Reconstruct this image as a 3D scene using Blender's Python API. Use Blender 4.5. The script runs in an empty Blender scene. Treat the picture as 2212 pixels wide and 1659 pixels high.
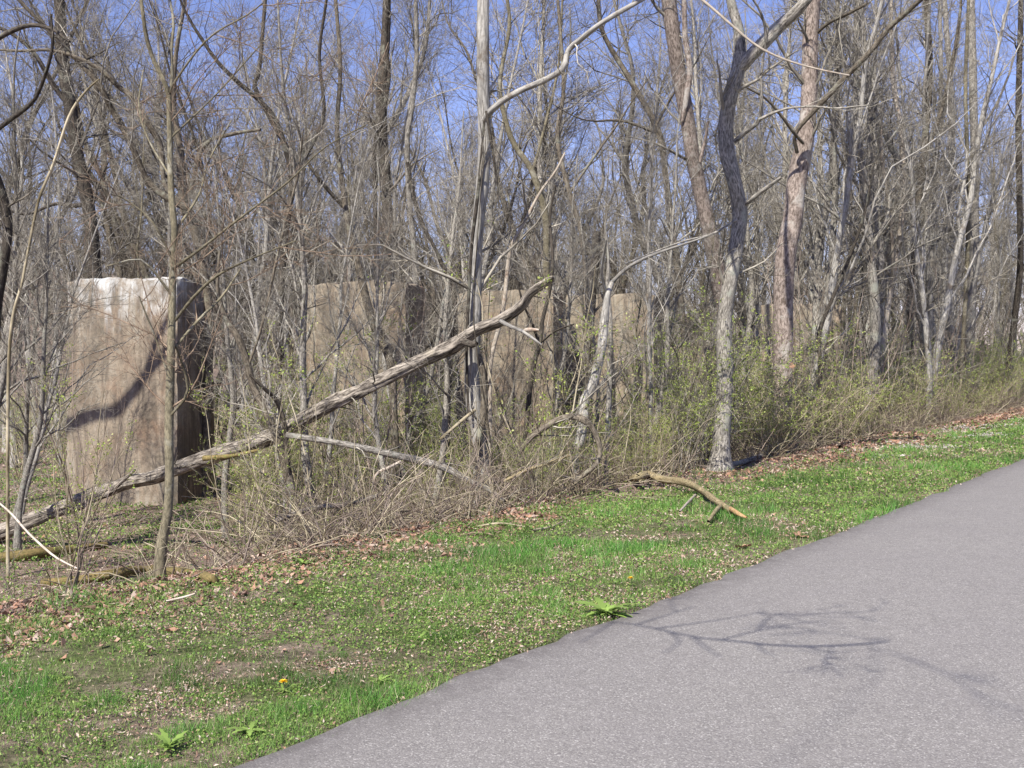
import bpy, math
import numpy as np
from mathutils import Vector, Matrix

C = bpy.context.scene.collection
SC = bpy.context.scene

# ------------------------------------------------------------------ camera
F = 2334.0; CX, CY = 1106.0, 829.5          # photo measured on a 2212 x 1659 grid
CAMZ = 1.6
PITCH = -math.atan((829.5 - 760.0) / F)
cam_d = bpy.data.cameras.new('camera'); cam = bpy.data.objects.new('camera', cam_d); C.objects.link(cam)
cam_d.sensor_width = 36; cam_d.lens = 36 * F / 2212.0; cam_d.clip_end = 2000; cam_d.clip_start = 0.05
cam.location = (0, 0, CAMZ); cam.rotation_euler = (math.pi / 2 + PITCH, 0, 0)
SC.camera = cam

# ------------------------------------------------------------------ light
SUN_EL, SUN_AZ = math.radians(47), math.radians(-27)   # az: behind the camera, turned to the left
sdir = Vector((math.sin(SUN_AZ) * math.cos(SUN_EL), -math.cos(SUN_AZ) * math.cos(SUN_EL), math.sin(SUN_EL)))
SD = np.array(sdir)
w = bpy.data.worlds.new('World'); SC.world = w; w.use_nodes = True
nt = w.node_tree; bg = nt.nodes['Background']
sky = nt.nodes.new('ShaderNodeTexSky'); sky.sky_type = 'NISHITA'; sky.sun_disc = False
sky.sun_elevation = SUN_EL; sky.sun_rotation = math.pi - SUN_AZ
sky.altitude = 100; sky.air_density = 1.0; sky.dust_density = 0.25; sky.ozone_density = 3.0
tint = nt.nodes.new('ShaderNodeMix'); tint.data_type = 'RGBA'; tint.blend_type = 'MULTIPLY'; tint.inputs[0].default_value = 1
tint.inputs[7].default_value = (1.04, 0.88, 1.12, 1)
nt.links.new(sky.outputs[0], tint.inputs[6]); nt.links.new(tint.outputs[2], bg.inputs[0])
bg.inputs[1].default_value = 0.095
sl = bpy.data.lights.new('sun', 'SUN'); sl.energy = 5.0; sl.angle = math.radians(0.53); sl.color = (1, 0.965, 0.88)
so = bpy.data.objects.new('sun', sl); C.objects.link(so); so.rotation_euler = sdir.to_track_quat('Z', 'Y').to_euler()
SC.view_settings.view_transform = 'Standard'; SC.view_settings.look = 'None'
SC.view_settings.exposure = 0.74; SC.view_settings.gamma = 1
SC.cycles.max_bounces = 5; SC.cycles.diffuse_bounces = 3; SC.cycles.glossy_bounces = 2
SC.cycles.transmission_bounces = 2; SC.cycles.transparent_max_bounces = 4

# ------------------------------------------------------------------ numeric helpers
R = np.random.default_rng(11)

def hsh(ix, iy, s):
    h = (ix.astype(np.int64) * 374761393 + iy.astype(np.int64) * 668265263 + s * 1442695041) & 0x7fffffff
    h = ((h ^ (h >> 13)) * 1274126177) & 0x7fffffff
    return ((h ^ (h >> 16)) & 0xffff) / 65535.0

def vnoise(x, y, s=0):
    x = np.asarray(x, float); y = np.asarray(y, float)
    ix = np.floor(x); iy = np.floor(y); fx = x - ix; fy = y - iy
    fx = fx * fx * (3 - 2 * fx); fy = fy * fy * (3 - 2 * fy)
    a = hsh(ix, iy, s); b = hsh(ix + 1, iy, s); c = hsh(ix, iy + 1, s); d = hsh(ix + 1, iy + 1, s)
    return (a * (1 - fx) + b * fx) * (1 - fy) + (c * (1 - fx) + d * fx) * fy

def fbm(x, y, s=0, o=4):
    t = 0; a = .5
    for k in range(o):
        t = t + a * vnoise(x * 2 ** k + 13.7 * k, y * 2 ** k - 7.1 * k, s + k); a *= .5
    return t / (1 - .5 ** o)

def smooth(a, b, x):
    t = np.clip((x - a) / (b - a), 0, 1); return t * t * (3 - 2 * t)

E0 = np.array([-1.08, 4.15]); ED = np.array([8.58, 11.75]); ED = ED / np.linalg.norm(ED); EN = np.array([-ED[1], ED[0]])

def uv_of(x, y):
    return (x - E0[0]) * ED[0] + (y - E0[1]) * ED[1], (x - E0[0]) * EN[0] + (y - E0[1]) * EN[1]

def xy_of(u, v):
    return E0[0] + u * ED[0] + v * EN[0], E0[1] + u * ED[1] + v * EN[1]

def H(x, y):
    x = np.asarray(x, float); y = np.asarray(y, float)
    u, v = uv_of(x, y)
    z = -0.035 * np.clip(v, 0, 3.2)
    vb = v + 0.7 * (vnoise(x * .35, y * .35, 5) - .5)
    z = z - 0.95 * smooth(3.3, 6.8, vb)
    z = z - 0.5 * smooth(7, 40, v)
    z = z - 1.5 * smooth(36, 41, v) + 1.5 * smooth(76, 80, v)
    z = z + 15.0 * smooth(80, 170, v) + 12 * smooth(170, 300, v)
    rough = smooth(0.15, 1.2, np.abs(v)) * smooth(-6, -3.2, -np.abs(v + 1.5) + 0) if False else smooth(0.1, 1.0, v) + smooth(3.2, 4.2, -v)
    z = z + rough * (0.10 * (fbm(x * .8, y * .8, 3) - .5) + 0.035 * (vnoise(x * 5, y * 5, 9) - .5))
    z = z + smooth(5, 9, v) * 0.35 * (fbm(x * .23, y * .23, 21) - .5)
    z = z - 0.03 * smooth(0.05, -0.25, v) * smooth(-3.4, -3.1, v)
    return z

def Hs(x, y): return float(H(x, y))

cp, sp_ = math.cos(PITCH), math.sin(PITCH)
def P(px, py, d):
    a = (px - CX) / F; b = -(py - CY) / F
    dy = cp - sp_ * b; dz = sp_ + cp * b
    k = d / dy
    return np.array([a * k, d, CAMZ + dz * k])

def G(px, py, dmax=90.):
    prev = 1.0
    for d in np.arange(2.0, dmax, .1):
        p = P(px, py, d)
        if p[2] < Hs(p[0], p[1]): return np.array([p[0], p[1], Hs(p[0], p[1])])
    return P(px, py, dmax)

def resample(pts, n, vals=None):
    """catmull-rom through pts, evenly resampled to n points (extra columns allowed)"""
    pts = np.asarray(pts, float)
    if len(pts) == 2: q = pts[0] + (pts[1] - pts[0]) * np.linspace(0, 1, 12)[:, None]
    else:
        e = np.vstack([2 * pts[0] - pts[1], pts, 2 * pts[-1] - pts[-2]]); q = []
        for i in range(1, len(e) - 2):
            p0, p1, p2, p3 = e[i - 1:i + 3]
            for t in np.linspace(0, 1, 10, endpoint=False):
                q.append(.5 * (2 * p1 + (p2 - p0) * t + (2 * p0 - 5 * p1 + 4 * p2 - p3) * t * t + (3 * p1 - p0 - 3 * p2 + p3) * t ** 3))
        q.append(pts[-1]); q = np.array(q)
    s = np.r_[0, np.cumsum(np.linalg.norm(np.diff(q[:, :3], axis=0), axis=1))]
    t = np.linspace(0, s[-1], n)
    return np.stack([np.interp(t, s, q[:, k]) for k in range(q.shape[1])], 1)

def unit(a): return a / np.maximum(np.linalg.norm(a, axis=-1, keepdims=True), 1e-9)

class Tubes:
    """gathers batches of branches and turns them into one mesh"""
    def __init__(s): s.v = []; s.f = []; s.b = []; s.c = []; s.n = 0
    def add(s, pts, rad, sides=3, ridge=0, seed=0, col=None):
        pts = np.asarray(pts, float); rad = np.asarray(rad, float)
        if pts.ndim == 2: pts = pts[None]; rad = rad[None]
        B, N, _ = pts.shape
        if B == 0: return
        T = np.zeros_like(pts); T[:, 1:-1] = pts[:, 2:] - pts[:, :-2]; T[:, 0] = pts[:, 1] - pts[:, 0]; T[:, -1] = pts[:, -1] - pts[:, -2]
        T = unit(T)
        ref = np.where(np.abs(T[:, 0, 2:3]) < .9, np.array([[0, 0, 1.]]), np.array([[1., 0, 0]]))
        e = unit(np.cross(T[:, 0], ref)); E1 = np.zeros_like(pts)
        for k in range(N):
            e = unit(e - (e * T[:, k]).sum(-1, keepdims=True) * T[:, k]); E1[:, k] = e
        E2 = np.cross(T, E1)
        th = np.arange(sides) / sides * 2 * math.pi
        L = np.concatenate([np.zeros((B, 1)), np.cumsum(np.linalg.norm(np.diff(pts, axis=1), axis=2), axis=1)], 1)
        rr = rad[:, :, None] * np.ones(sides)
        if ridge:
            for bi in range(B):
                tt = th[None, :] * np.ones((N, 1)); ll = L[bi][:, None] * np.ones((1, sides))
                n1 = vnoise(np.cos(tt) * 3 + 9, np.sin(tt) * 3 + ll * 1.6, seed) - .5
                n2 = vnoise(np.cos(tt) * 9 + ll * .7 + 40, np.sin(tt) * 9 + ll * 4.5, seed + 3) - .5
                rr[bi] = rr[bi] * (1 + ridge * (n1 * .8 + n2 * .7))
        V = pts[:, :, None] + rr[..., None] * (np.cos(th)[:, None] * E1[:, :, None] + np.sin(th)[:, None] * E2[:, :, None])
        rm = rad.mean(1)[:, None, None] * np.ones((B, N, sides))
        off = R.random((B, 1, 1)) * 5
        bark = np.stack([np.cos(th) * rm + off, np.sin(th) * rm + off, L[:, :, None] + off + 0 * rm], -1)
        i = np.arange(B * N * sides).reshape(B, N, sides) + s.n
        a = i[:, :-1]; b = i[:, 1:]
        q = np.stack([a, np.roll(a, -1, 2), np.roll(b, -1, 2), b], -1).reshape(-1, 4)
        s.v.append(V.reshape(-1, 3)); s.b.append(bark.reshape(-1, 3)); s.f.append(q); s.n += B * N * sides
    def build(s, name, mat, parent=None, org=(0, 0, 0)):
        v = np.concatenate(s.v) - np.array(org); f = np.concatenate(s.f); b = np.concatenate(s.b)
        return mkobj(name, v, f, mat, parent, {'bark': b})

def mkobj(name, v, f, mat, parent=None, attrs=None, col=None, smooth_=True):
    me = bpy.data.meshes.new(name); f = np.asarray(f, np.int32); k = f.shape[1]
    me.vertices.add(len(v)); me.vertices.foreach_set('co', np.asarray(v, np.float32).ravel())
    me.loops.add(f.size); me.loops.foreach_set('vertex_index', f.ravel())
    me.polygons.add(len(f)); me.polygons.foreach_set('loop_start', np.arange(len(f), dtype=np.int32) * k)
    me.polygons.foreach_set('loop_total', np.full(len(f), k, np.int32))
    me.polygons.foreach_set('use_smooth', np.full(len(f), smooth_, bool))
    for an, av in (attrs or {}).items():
        at = me.attributes.new(an, 'FLOAT_VECTOR', 'POINT'); at.data.foreach_set('vector', np.asarray(av, np.float32).ravel())
    if col is not None:
        at = me.attributes.new('col', 'FLOAT_COLOR', 'POINT')
        at.data.foreach_set('color', np.c_[col, np.ones(len(col))].astype(np.float32).ravel())
    me.update(calc_edges=True)
    me.materials.append(mat)
    o = bpy.data.objects.new(name, me); C.objects.link(o)
    if parent: o.parent = parent
    return o

def tag(o, label=None, cat=None, group=None, kind=None):
    if label: o['label'] = label
    if cat: o['category'] = cat
    if group: o['group'] = group
    if kind: o['kind'] = kind
    return o

def empty(name, loc, label, cat, group=None):
    o = bpy.data.objects.new(name, None); C.objects.link(o); o.location = loc; o.empty_display_size = .2
    return tag(o, label, cat, group)

# ------------------------------------------------------------------ materials
def newmat(name):
    m = bpy.data.materials.new(name); m.use_nodes = True; t = m.node_tree
    return m, t, t.nodes['Principled BSDF'], t.nodes, t.links

def ramp(ns, stops):
    r = ns.new('ShaderNodeValToRGB'); e = r.color_ramp.elements
    while len(e) < len(stops): e.new(.5)
    for k, (p, c) in enumerate(stops): e[k].position = p; e[k].color = (*c, 1)
    return r

def noise(ns, ls, vec, scale, detail=4, rough=.6, dist=0):
    n = ns.new('ShaderNodeTexNoise'); n.inputs['Scale'].default_value = scale; n.inputs['Detail'].default_value = detail
    n.inputs['Roughness'].default_value = rough; n.inputs['Distortion'].default_value = dist
    if vec is not None: ls.new(vec, n.inputs['Vector'])
    return n

def mapping(ns, ls, vec, scale):
    m = ns.new('ShaderNodeMapping'); m.inputs['Scale'].default_value = scale; ls.new(vec, m.inputs['Vector']); return m.outputs[0]

def mixc(ns, ls, fac, a, b, mode='MIX'):
    m = ns.new('ShaderNodeMix'); m.data_type = 'RGBA'; m.blend_type = mode
    for sck, val in ((m.inputs[0], fac), (m.inputs[6], a), (m.inputs[7], b)):
        if hasattr(val, 'links') or isinstance(val, bpy.types.NodeSocket): ls.new(val, sck)
        elif isinstance(val, (int, float)): sck.default_value = val
        else: sck.default_value = (*val, 1)
    return m.outputs[2]

def mrange(ns, ls, v, a, b, c=0., d=1.):
    m = ns.new('ShaderNodeMapRange'); ls.new(v, m.inputs[0])
    for k, x in zip((1, 2, 3, 4), (a, b, c, d)): m.inputs[k].default_value = x
    return m.outputs[0]

def bark(name, dark, light, patch=None, fine=60., stretch=.22, bump=.35, vary=.25, patchamt=(.55, .68), lo=.40, hi=.60):
    m, t, bs, ns, ls = newmat(name)
    at = ns.new('ShaderNodeAttribute'); at.attribute_name = 'bark'
    vec = mapping(ns, ls, at.outputs['Vector'], (1, 1, stretch))
    n1 = noise(ns, ls, vec, fine, 5, .65, .4)
    c = mixc(ns, ls, mrange(ns, ls, n1.outputs[0], lo, hi), dark, light)
    n2 = noise(ns, ls, at.outputs['Vector'], 7, 3, .6)
    c = mixc(ns, ls, mrange(ns, ls, n2.outputs[0], .3, .7, .0, .45), c, tuple(.55 * x for x in dark))
    if patch:
        n3 = noise(ns, ls, at.outputs['Vector'], 3.2, 5, .7, .6)
        c = mixc(ns, ls, mrange(ns, ls, n3.outputs[0], *patchamt), c, patch)
    if vary:
        oi = ns.new('ShaderNodeObjectInfo')
        v = mrange(ns, ls, oi.outputs['Random'], 0, 1, 1 - vary, 1 + vary)
        cc = ns.new('ShaderNodeCombineColor')
        for k in range(3): ls.new(v, cc.inputs[k])
        c = mixc(ns, ls, 1., c, cc.outputs[0], 'MULTIPLY')
    ls.new(c, bs.inputs['Base Color']); bs.inputs['Roughness'].default_value = .9; bs.inputs['Specular IOR Level'].default_value = .15
    if bump:
        b = ns.new('ShaderNodeBump'); b.inputs['Strength'].default_value = bump; b.inputs['Distance'].default_value = .02
        ls.new(n1.outputs[0], b.inputs['Height']); ls.new(b.outputs[0], bs.inputs['Normal'])
    return m

M = {}
M['grey'] = bark('grey_bark', (.11, .098, .083), (.47, .43, .37), (.30, .30, .25))
M['greywood'] = bark('bleached_bark', (.21, .195, .175), (.50, .47, .42), (.17, .14, .11), stretch=.1)
M['rough'] = bark('furrowed_bark', (.07, .058, .048), (.46, .40, .33), (.17, .15, .08), fine=48, stretch=.16, bump=1.0, vary=0, patchamt=(.62, .75))
M['brown'] = bark('brown_bark', (.065, .053, .04), (.22, .185, .14), (.24, .235, .18))
M['dark'] = bark('dark_bark', (.032, .027, .022), (.12, .10, .08), (.17, .165, .13))
M['red'] = bark('flaky_reddish_bark', (.12, .092, .075), (.38, .31, .265), (.36, .33, .29), fine=38, stretch=.35, bump=.9)
M['olive'] = bark('olive_bark', (.12, .105, .07), (.26, .225, .15), (.3, .28, .22), stretch=.4)
M['pale'] = bark('pale_wood', (.38, .31, .24), (.62, .55, .46), (.30, .2, .14), stretch=.15)
M['yellow'] = bark('yellow_wood', (.20, .155, .085), (.48, .39, .23), (.20, .18, .10), stretch=.3)
M['rust'] = bark('red_brown_stems', (.12, .085, .06), (.34, .25, .18), None, bump=0)
M['orangewood'] = bark('splintered_wood', (.42, .24, .11), (.58, .40, .22), None)
M['moss'] = bark('mossy_bark', (.12, .10, .04), (.26, .19, .08), (.10, .14, .03), stretch=.5)
M['twig'] = bark('grey_twigs', (.085, .072, .056), (.68, .62, .51), None, fine=5, bump=0, vary=.3, lo=.38, hi=.68)
M['twigb'] = bark('brown_twigs', (.055, .047, .038), (.48, .42, .34), None, fine=5, bump=0, vary=.3, lo=.38, hi=.70)
M['tan'] = bark('tan_stems', (.15, .12, .07), (.66, .57, .40), None, fine=5, bump=0, vary=.3)
M['bramble'] = bark('bramble_stems', (.12, .085, .065), (.52, .42, .34), None, fine=5, bump=0, vary=.3)

def vcolmat(name, trans=.3, rough=.6):
    m, t, bs, ns, ls = newmat(name)
    at = ns.new('ShaderNodeAttribute'); at.attribute_name = 'col'
    ls.new(at.outputs['Color'], bs.inputs['Base Color']); bs.inputs['Roughness'].default_value = rough
    bs.inputs['Specular IOR Level'].default_value = .3
    if trans:
        tr = ns.new('ShaderNodeBsdfTranslucent'); ls.new(at.outputs['Color'], tr.inputs[0])
        mx = ns.new('ShaderNodeMixShader'); mx.inputs[0].default_value = trans
        ls.new(bs.outputs[0], mx.inputs[1]); ls.new(tr.outputs[0], mx.inputs[2])
        ls.new(mx.outputs[0], ns['Material Output'].inputs[0])
    return m
M['blade'] = vcolmat('grass_blades', .3, .5)
M['leaf'] = vcolmat('young_leaves', .35, .5)
M['litter'] = vcolmat('dead_leaves', .1, .8)

# ground
m, t, bs, ns, ls = newmat('woodland_soil'); M['ground'] = m
geo = ns.new('ShaderNodeNewGeometry'); pos = geo.outputs['Position']
nA = noise(ns, ls, pos, 1.1, 6, .65); nB = noise(ns, ls, pos, 28, 6, .75); nC = noise(ns, ls, pos, 9, 6, .7, .5); nD = noise(ns, ls, pos, .35, 4, .6)
soil = mixc(ns, ls, mrange(ns, ls, nB.outputs[0], .35, .65), (.06, .045, .036), (.20, .15, .12))
lit = mixc(ns, ls, mrange(ns, ls, nB.outputs[0], .3, .7), (.20, .14, .105), (.46, .35, .28))
c = mixc(ns, ls, mrange(ns, ls, nC.outputs[0], .42, .6), soil, lit)
grn = mixc(ns, ls, mrange(ns, ls, nB.outputs[0], .35, .7), (.05, .07, .025), (.17, .21, .06))
at = ns.new('ShaderNodeAttribute'); at.attribute_name = 'green'
sub = ns.new('ShaderNodeMath'); sub.operation = 'ADD'; ls.new(nA.outputs[0], sub.inputs[0]); ls.new(at.outputs['Fac'], sub.inputs[1])
c = mixc(ns, ls, mrange(ns, ls, sub.outputs[0], .52, .78), c, grn)
ls.new(c, bs.inputs['Base Color']); bs.inputs['Roughness'].default_value = 1; bs.inputs['Specular IOR Level'].default_value = .1
b = ns.new('ShaderNodeBump'); b.inputs['Strength'].default_value = .8; b.inputs['Distance'].default_value = .05
ls.new(nB.outputs[0], b.inputs['Height']); ls.new(b.outputs[0], bs.inputs['Normal'])

# asphalt
m, t, bs, ns, ls = newmat('worn_asphalt'); M['asphalt'] = m
geo = ns.new('ShaderNodeNewGeometry'); pos = geo.outputs['Position']
vo = ns.new('ShaderNodeTexVoronoi'); vo.inputs['Scale'].default_value = 150; ls.new(pos, vo.inputs['Vector'])
sep = ns.new('ShaderNodeSeparateColor'); ls.new(vo.outputs['Color'], sep.inputs[0])
st = ramp(ns, [(0, (.15, .136, .128)), (.35, (.205, .190, .172)), (.7, (.25, .232, .21)), (.9, (.30, .28, .255)), (.98, (.45, .425, .39))]); ls.new(sep.outputs[0], st.inputs[0])
n1 = noise(ns, ls, pos, 150, 3, .7); n2 = noise(ns, ls, pos, 1.3, 5, .6); n4 = noise(ns, ls, pos, 14, 5, .7)
c = mixc(ns, ls, mrange(ns, ls, n1.outputs[0], .38, .6, .5, 0), st.outputs[0], (.12, .11, .11))
c = mixc(ns, ls, mrange(ns, ls, n2.outputs[0], .35, .7, 0, .22), c, (.15, .135, .135))
c = mixc(ns, ls, mrange(ns, ls, n4.outputs[0], .4, .7, 0, .22), c, (.31, .285, .27))
ed = ns.new('ShaderNodeAttribute'); ed.attribute_name = 'edge'
n5 = noise(ns, ls, pos, 9, 5, .7)
mm = ns.new('ShaderNodeMath'); mm.operation = 'MULTIPLY'; ls.new(ed.outputs['Fac'], mm.inputs[0]); ls.new(mrange(ns, ls, n5.outputs[0], .3, .6, .2, .8), mm.inputs[1])
c = mixc(ns, ls, mm.outputs[0], c, (.10, .088, .083))
ls.new(c, bs.inputs['Base Color']); bs.inputs['Roughness'].default_value = .85; bs.inputs['Specular IOR Level'].default_value = .3
b = ns.new('ShaderNodeBump'); b.inputs['Strength'].default_value = .5; b.inputs['Distance'].default_value = .003
ls.new(vo.outputs['Distance'], b.inputs['Height']); b.invert = True; ls.new(b.outputs[0], bs.inputs['Normal'])

# concrete with vertical streaks and pale bloom at the head
def concrete(name, zt, bloom, tone=(1, 1, 1)):
    m, t, bs, ns, ls = newmat(name)
    tc = ns.new('ShaderNodeTexCoord'); ob = tc.outputs['Object']
    st = noise(ns, ls, mapping(ns, ls, ob, (2.7, 2.7, .42)), 1.7, 8, .68, 1.1)
    bl = noise(ns, ls, ob, 1.5, 5, .6); fi = noise(ns, ls, ob, 42, 5, .75); mid = noise(ns, ls, ob, 9, 5, .7)
    k = lambda c: tuple(a * b * q for a, b, q in zip(c, tone, (.76, .76, .71)))
    c = ramp(ns, [(.36, k((.15, .12, .10))), (.45, k((.27, .215, .175))), (.54, k((.38, .305, .24))), (.66, k((.43, .38, .33)))]); ls.new(st.outputs[0], c.inputs[0]); c = c.outputs[0]
    c = mixc(ns, ls, mrange(ns, ls, bl.outputs[0], .5, .7, 0, .6), c, k((.34, .20, .13)))
    c = mixc(ns, ls, mrange(ns, ls, mid.outputs[0], .48, .68, 0, .6), c, k((.18, .15, .12)))
    sm = noise(ns, ls, mapping(ns, ls, ob, (1.4, 1.4, .5)), 1.1, 6, .7, .8); c = mixc(ns, ls, mrange(ns, ls, sm.outputs[0], .52, .66, 0, .7), c, k((.13, .115, .095)))
    pit = ns.new('ShaderNodeTexVoronoi'); pit.inputs['Scale'].default_value = 16; ls.new(ob, pit.inputs['Vector']); c = mixc(ns, ls, mrange(ns, ls, pit.outputs['Distance'], .05, .22, .7, 0), c, k((.11, .09, .07)))
    wv = noise(ns, ls, mapping(ns, ls, ob, (.5, .5, 7)), 1.0, 4, .6, .2); c = mixc(ns, ls, mrange(ns, ls, wv.outputs[0], .62, .70, 0, .45), c, k((.14, .12, .10)))
    c = mixc(ns, ls, mrange(ns, ls, fi.outputs[0], .3, .7, .35, 0), c, k((.12, .10, .08)))
    if bloom:
        sx = ns.new('ShaderNodeSeparateXYZ'); ls.new(ob, sx.inputs[0])
        dr = noise(ns, ls, mapping(ns, ls, ob, (3.2, 3.2, .5)), 1.9, 7, .7, .8)
        ad = ns.new('ShaderNodeMath'); ad.operation = 'MULTIPLY_ADD'; ls.new(dr.outputs[0], ad.inputs[0]); ad.inputs[1].default_value = 4.2; ls.new(sx.outputs[2], ad.inputs[2])
        pt = noise(ns, ls, ob, 2.6, 5, .7)
        bf = ns.new('ShaderNodeMath'); bf.operation = 'MULTIPLY'; ls.new(mrange(ns, ls, ad.outputs[0], zt + 1.8, zt + 2.8, 0, .9), bf.inputs[0]); ls.new(mrange(ns, ls, pt.outputs[0], .42, .58, .1, 1), bf.inputs[1])
        c = mixc(ns, ls, bf.outputs[0], c, (.58, .59, .58))
    ls.new(c, bs.inputs['Base Color']); bs.inputs['Roughness'].default_value = .92; bs.inputs['Specular IOR Level'].default_value = .2
    b = ns.new('ShaderNodeBump'); b.inputs['Strength'].default_value = .6; b.inputs['Distance'].default_value = .03
    ls.new(mid.outputs[0], b.inputs['Height']); ls.new(b.outputs[0], bs.inputs['Normal'])
    return m
M['conc_bloom'] = concrete('streaked_concrete', 4.0, True, (1.04, 1.05, 1.06))
M['conc'] = concrete('brown_concrete', 4.0, False, (1.14, 1.16, 1.14))

m, t, bs, ns, ls = newmat('river_water'); M['water'] = m
bs.inputs['Base Color'].default_value = (.12, .13, .09, 1); bs.inputs['Roughness'].default_value = .12
nn = noise(ns, ls, None, 3, 3, .6); b = ns.new('ShaderNodeBump'); b.inputs['Strength'].default_value = .25; b.inputs['Distance'].default_value = .05
tcw = ns.new('ShaderNodeNewGeometry'); ls.new(tcw.outputs['Position'], nn.inputs['Vector']); ls.new(nn.outputs[0], b.inputs['Height']); ls.new(b.outputs[0], bs.inputs['Normal'])

m, t, bs, ns, ls = newmat('dandelion_yellow'); M['petal'] = m
bs.inputs['Base Color'].default_value = (.85, .55, .01, 1); bs.inputs['Roughness'].default_value = .6

# ------------------------------------------------------------------ the ground, path, river
def grid_axis(lo, hi, n):
    s = np.linspace(-1, 1, n); a = np.sign(s) * (.06 * np.abs(s) + .94 * np.abs(s) ** 3.2)
    return a
def build_ground():
    n = 420
    s = np.linspace(-1, 1, n); a = np.sign(s) * (.075 * np.abs(s) + .925 * np.abs(s) ** 3.4)
    X, Y = np.meshgrid(-1 + a * 420, 11 + a * 520, indexing='ij')
    Z = H(X, Y); V = np.stack([X, Y, Z], -1).reshape(-1, 3)
    i = np.arange(n * n).reshape(n, n)
    f = np.stack([i[:-1, :-1], i[1:, :-1], i[1:, 1:], i[:-1, 1:]], -1).reshape(-1, 4)
    u, v = uv_of(V[:, 0], V[:, 1])
    g = .13 * smooth(3.6, 2.4, v) - .22 * smooth(3.0, 4.6, v) + .16 * smooth(7, 10, v) * smooth(2, -4, V[:, 0]) - .22 * smooth(36, 60, v)
    o = mkobj('ground', V, f, M['ground'])
    at = o.data.attributes.new('green', 'FLOAT', 'POINT'); at.data.foreach_set('value', g.astype(np.float32))
    tag(o, kind='structure')
build_ground()

def edge_v(u): return .07 * (fbm(u * 1.1, u * 0 + 3, 31) - .5) * 2 + .05 * (vnoise(u * 5, u * 0, 33) - .5)
def build_path():
    u = np.r_[np.arange(-12, 30, .06), np.arange(30, 260, 1.)]
    W = 3.05
    rows = []
    vv = [0.0, -.03, -.12, -.3, -.8, -1.5, -2.2, -2.75, -2.93, -W]
    e = edge_v(u); e2 = edge_v(u + 77)
    for k, v in enumerate(vv):
        vr = v + (e if k < 4 else 0) * (1 - .2 * k if k < 4 else 0) + (e2 if k > 7 else 0)
        x, y = xy_of(u, vr); z = 0.012 + .012 * math.sin(math.pi * min(1, -v / W)) - (.012 if k in (0, 9) else 0)
        rows.append(np.stack([x, y, z + 0 * x], 1))
    x, y = rows[0][:, 0], rows[0][:, 1]; lo = np.stack([x, y, x * 0 - .09], 1)
    x, y = rows[-1][:, 0], rows[-1][:, 1]; hi = np.stack([x, y, x * 0 - .09], 1)
    rows = [lo] + rows + [hi]
    V = np.concatenate(rows); n = len(u); i = np.arange(len(V)).reshape(len(rows), n)
    f = np.stack([i[:-1, :-1], i[1:, :-1], i[1:, 1:], i[:-1, 1:]], -1).reshape(-1, 4)
    o = mkobj('path', V, f, M['asphalt']); tag(o, kind='structure')
    g = np.repeat(np.array([1, 1, 1, .7, .15, 0, 0, 0, 0, .5, 1, 1.]), n)
    at = o.data.attributes.new('edge', 'FLOAT', 'POINT'); at.data.foreach_set('value', g.astype(np.float32))
build_path()
pts = [xy_of(-400, 36.5), xy_of(600, 36.5), xy_of(600, 80), xy_of(-400, 80)]
tag(mkobj('river', np.array([[p[0], p[1], -2.0] for p in pts]), [[0, 1, 2, 3]], M['water'], smooth_=False), kind='structure')

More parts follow.
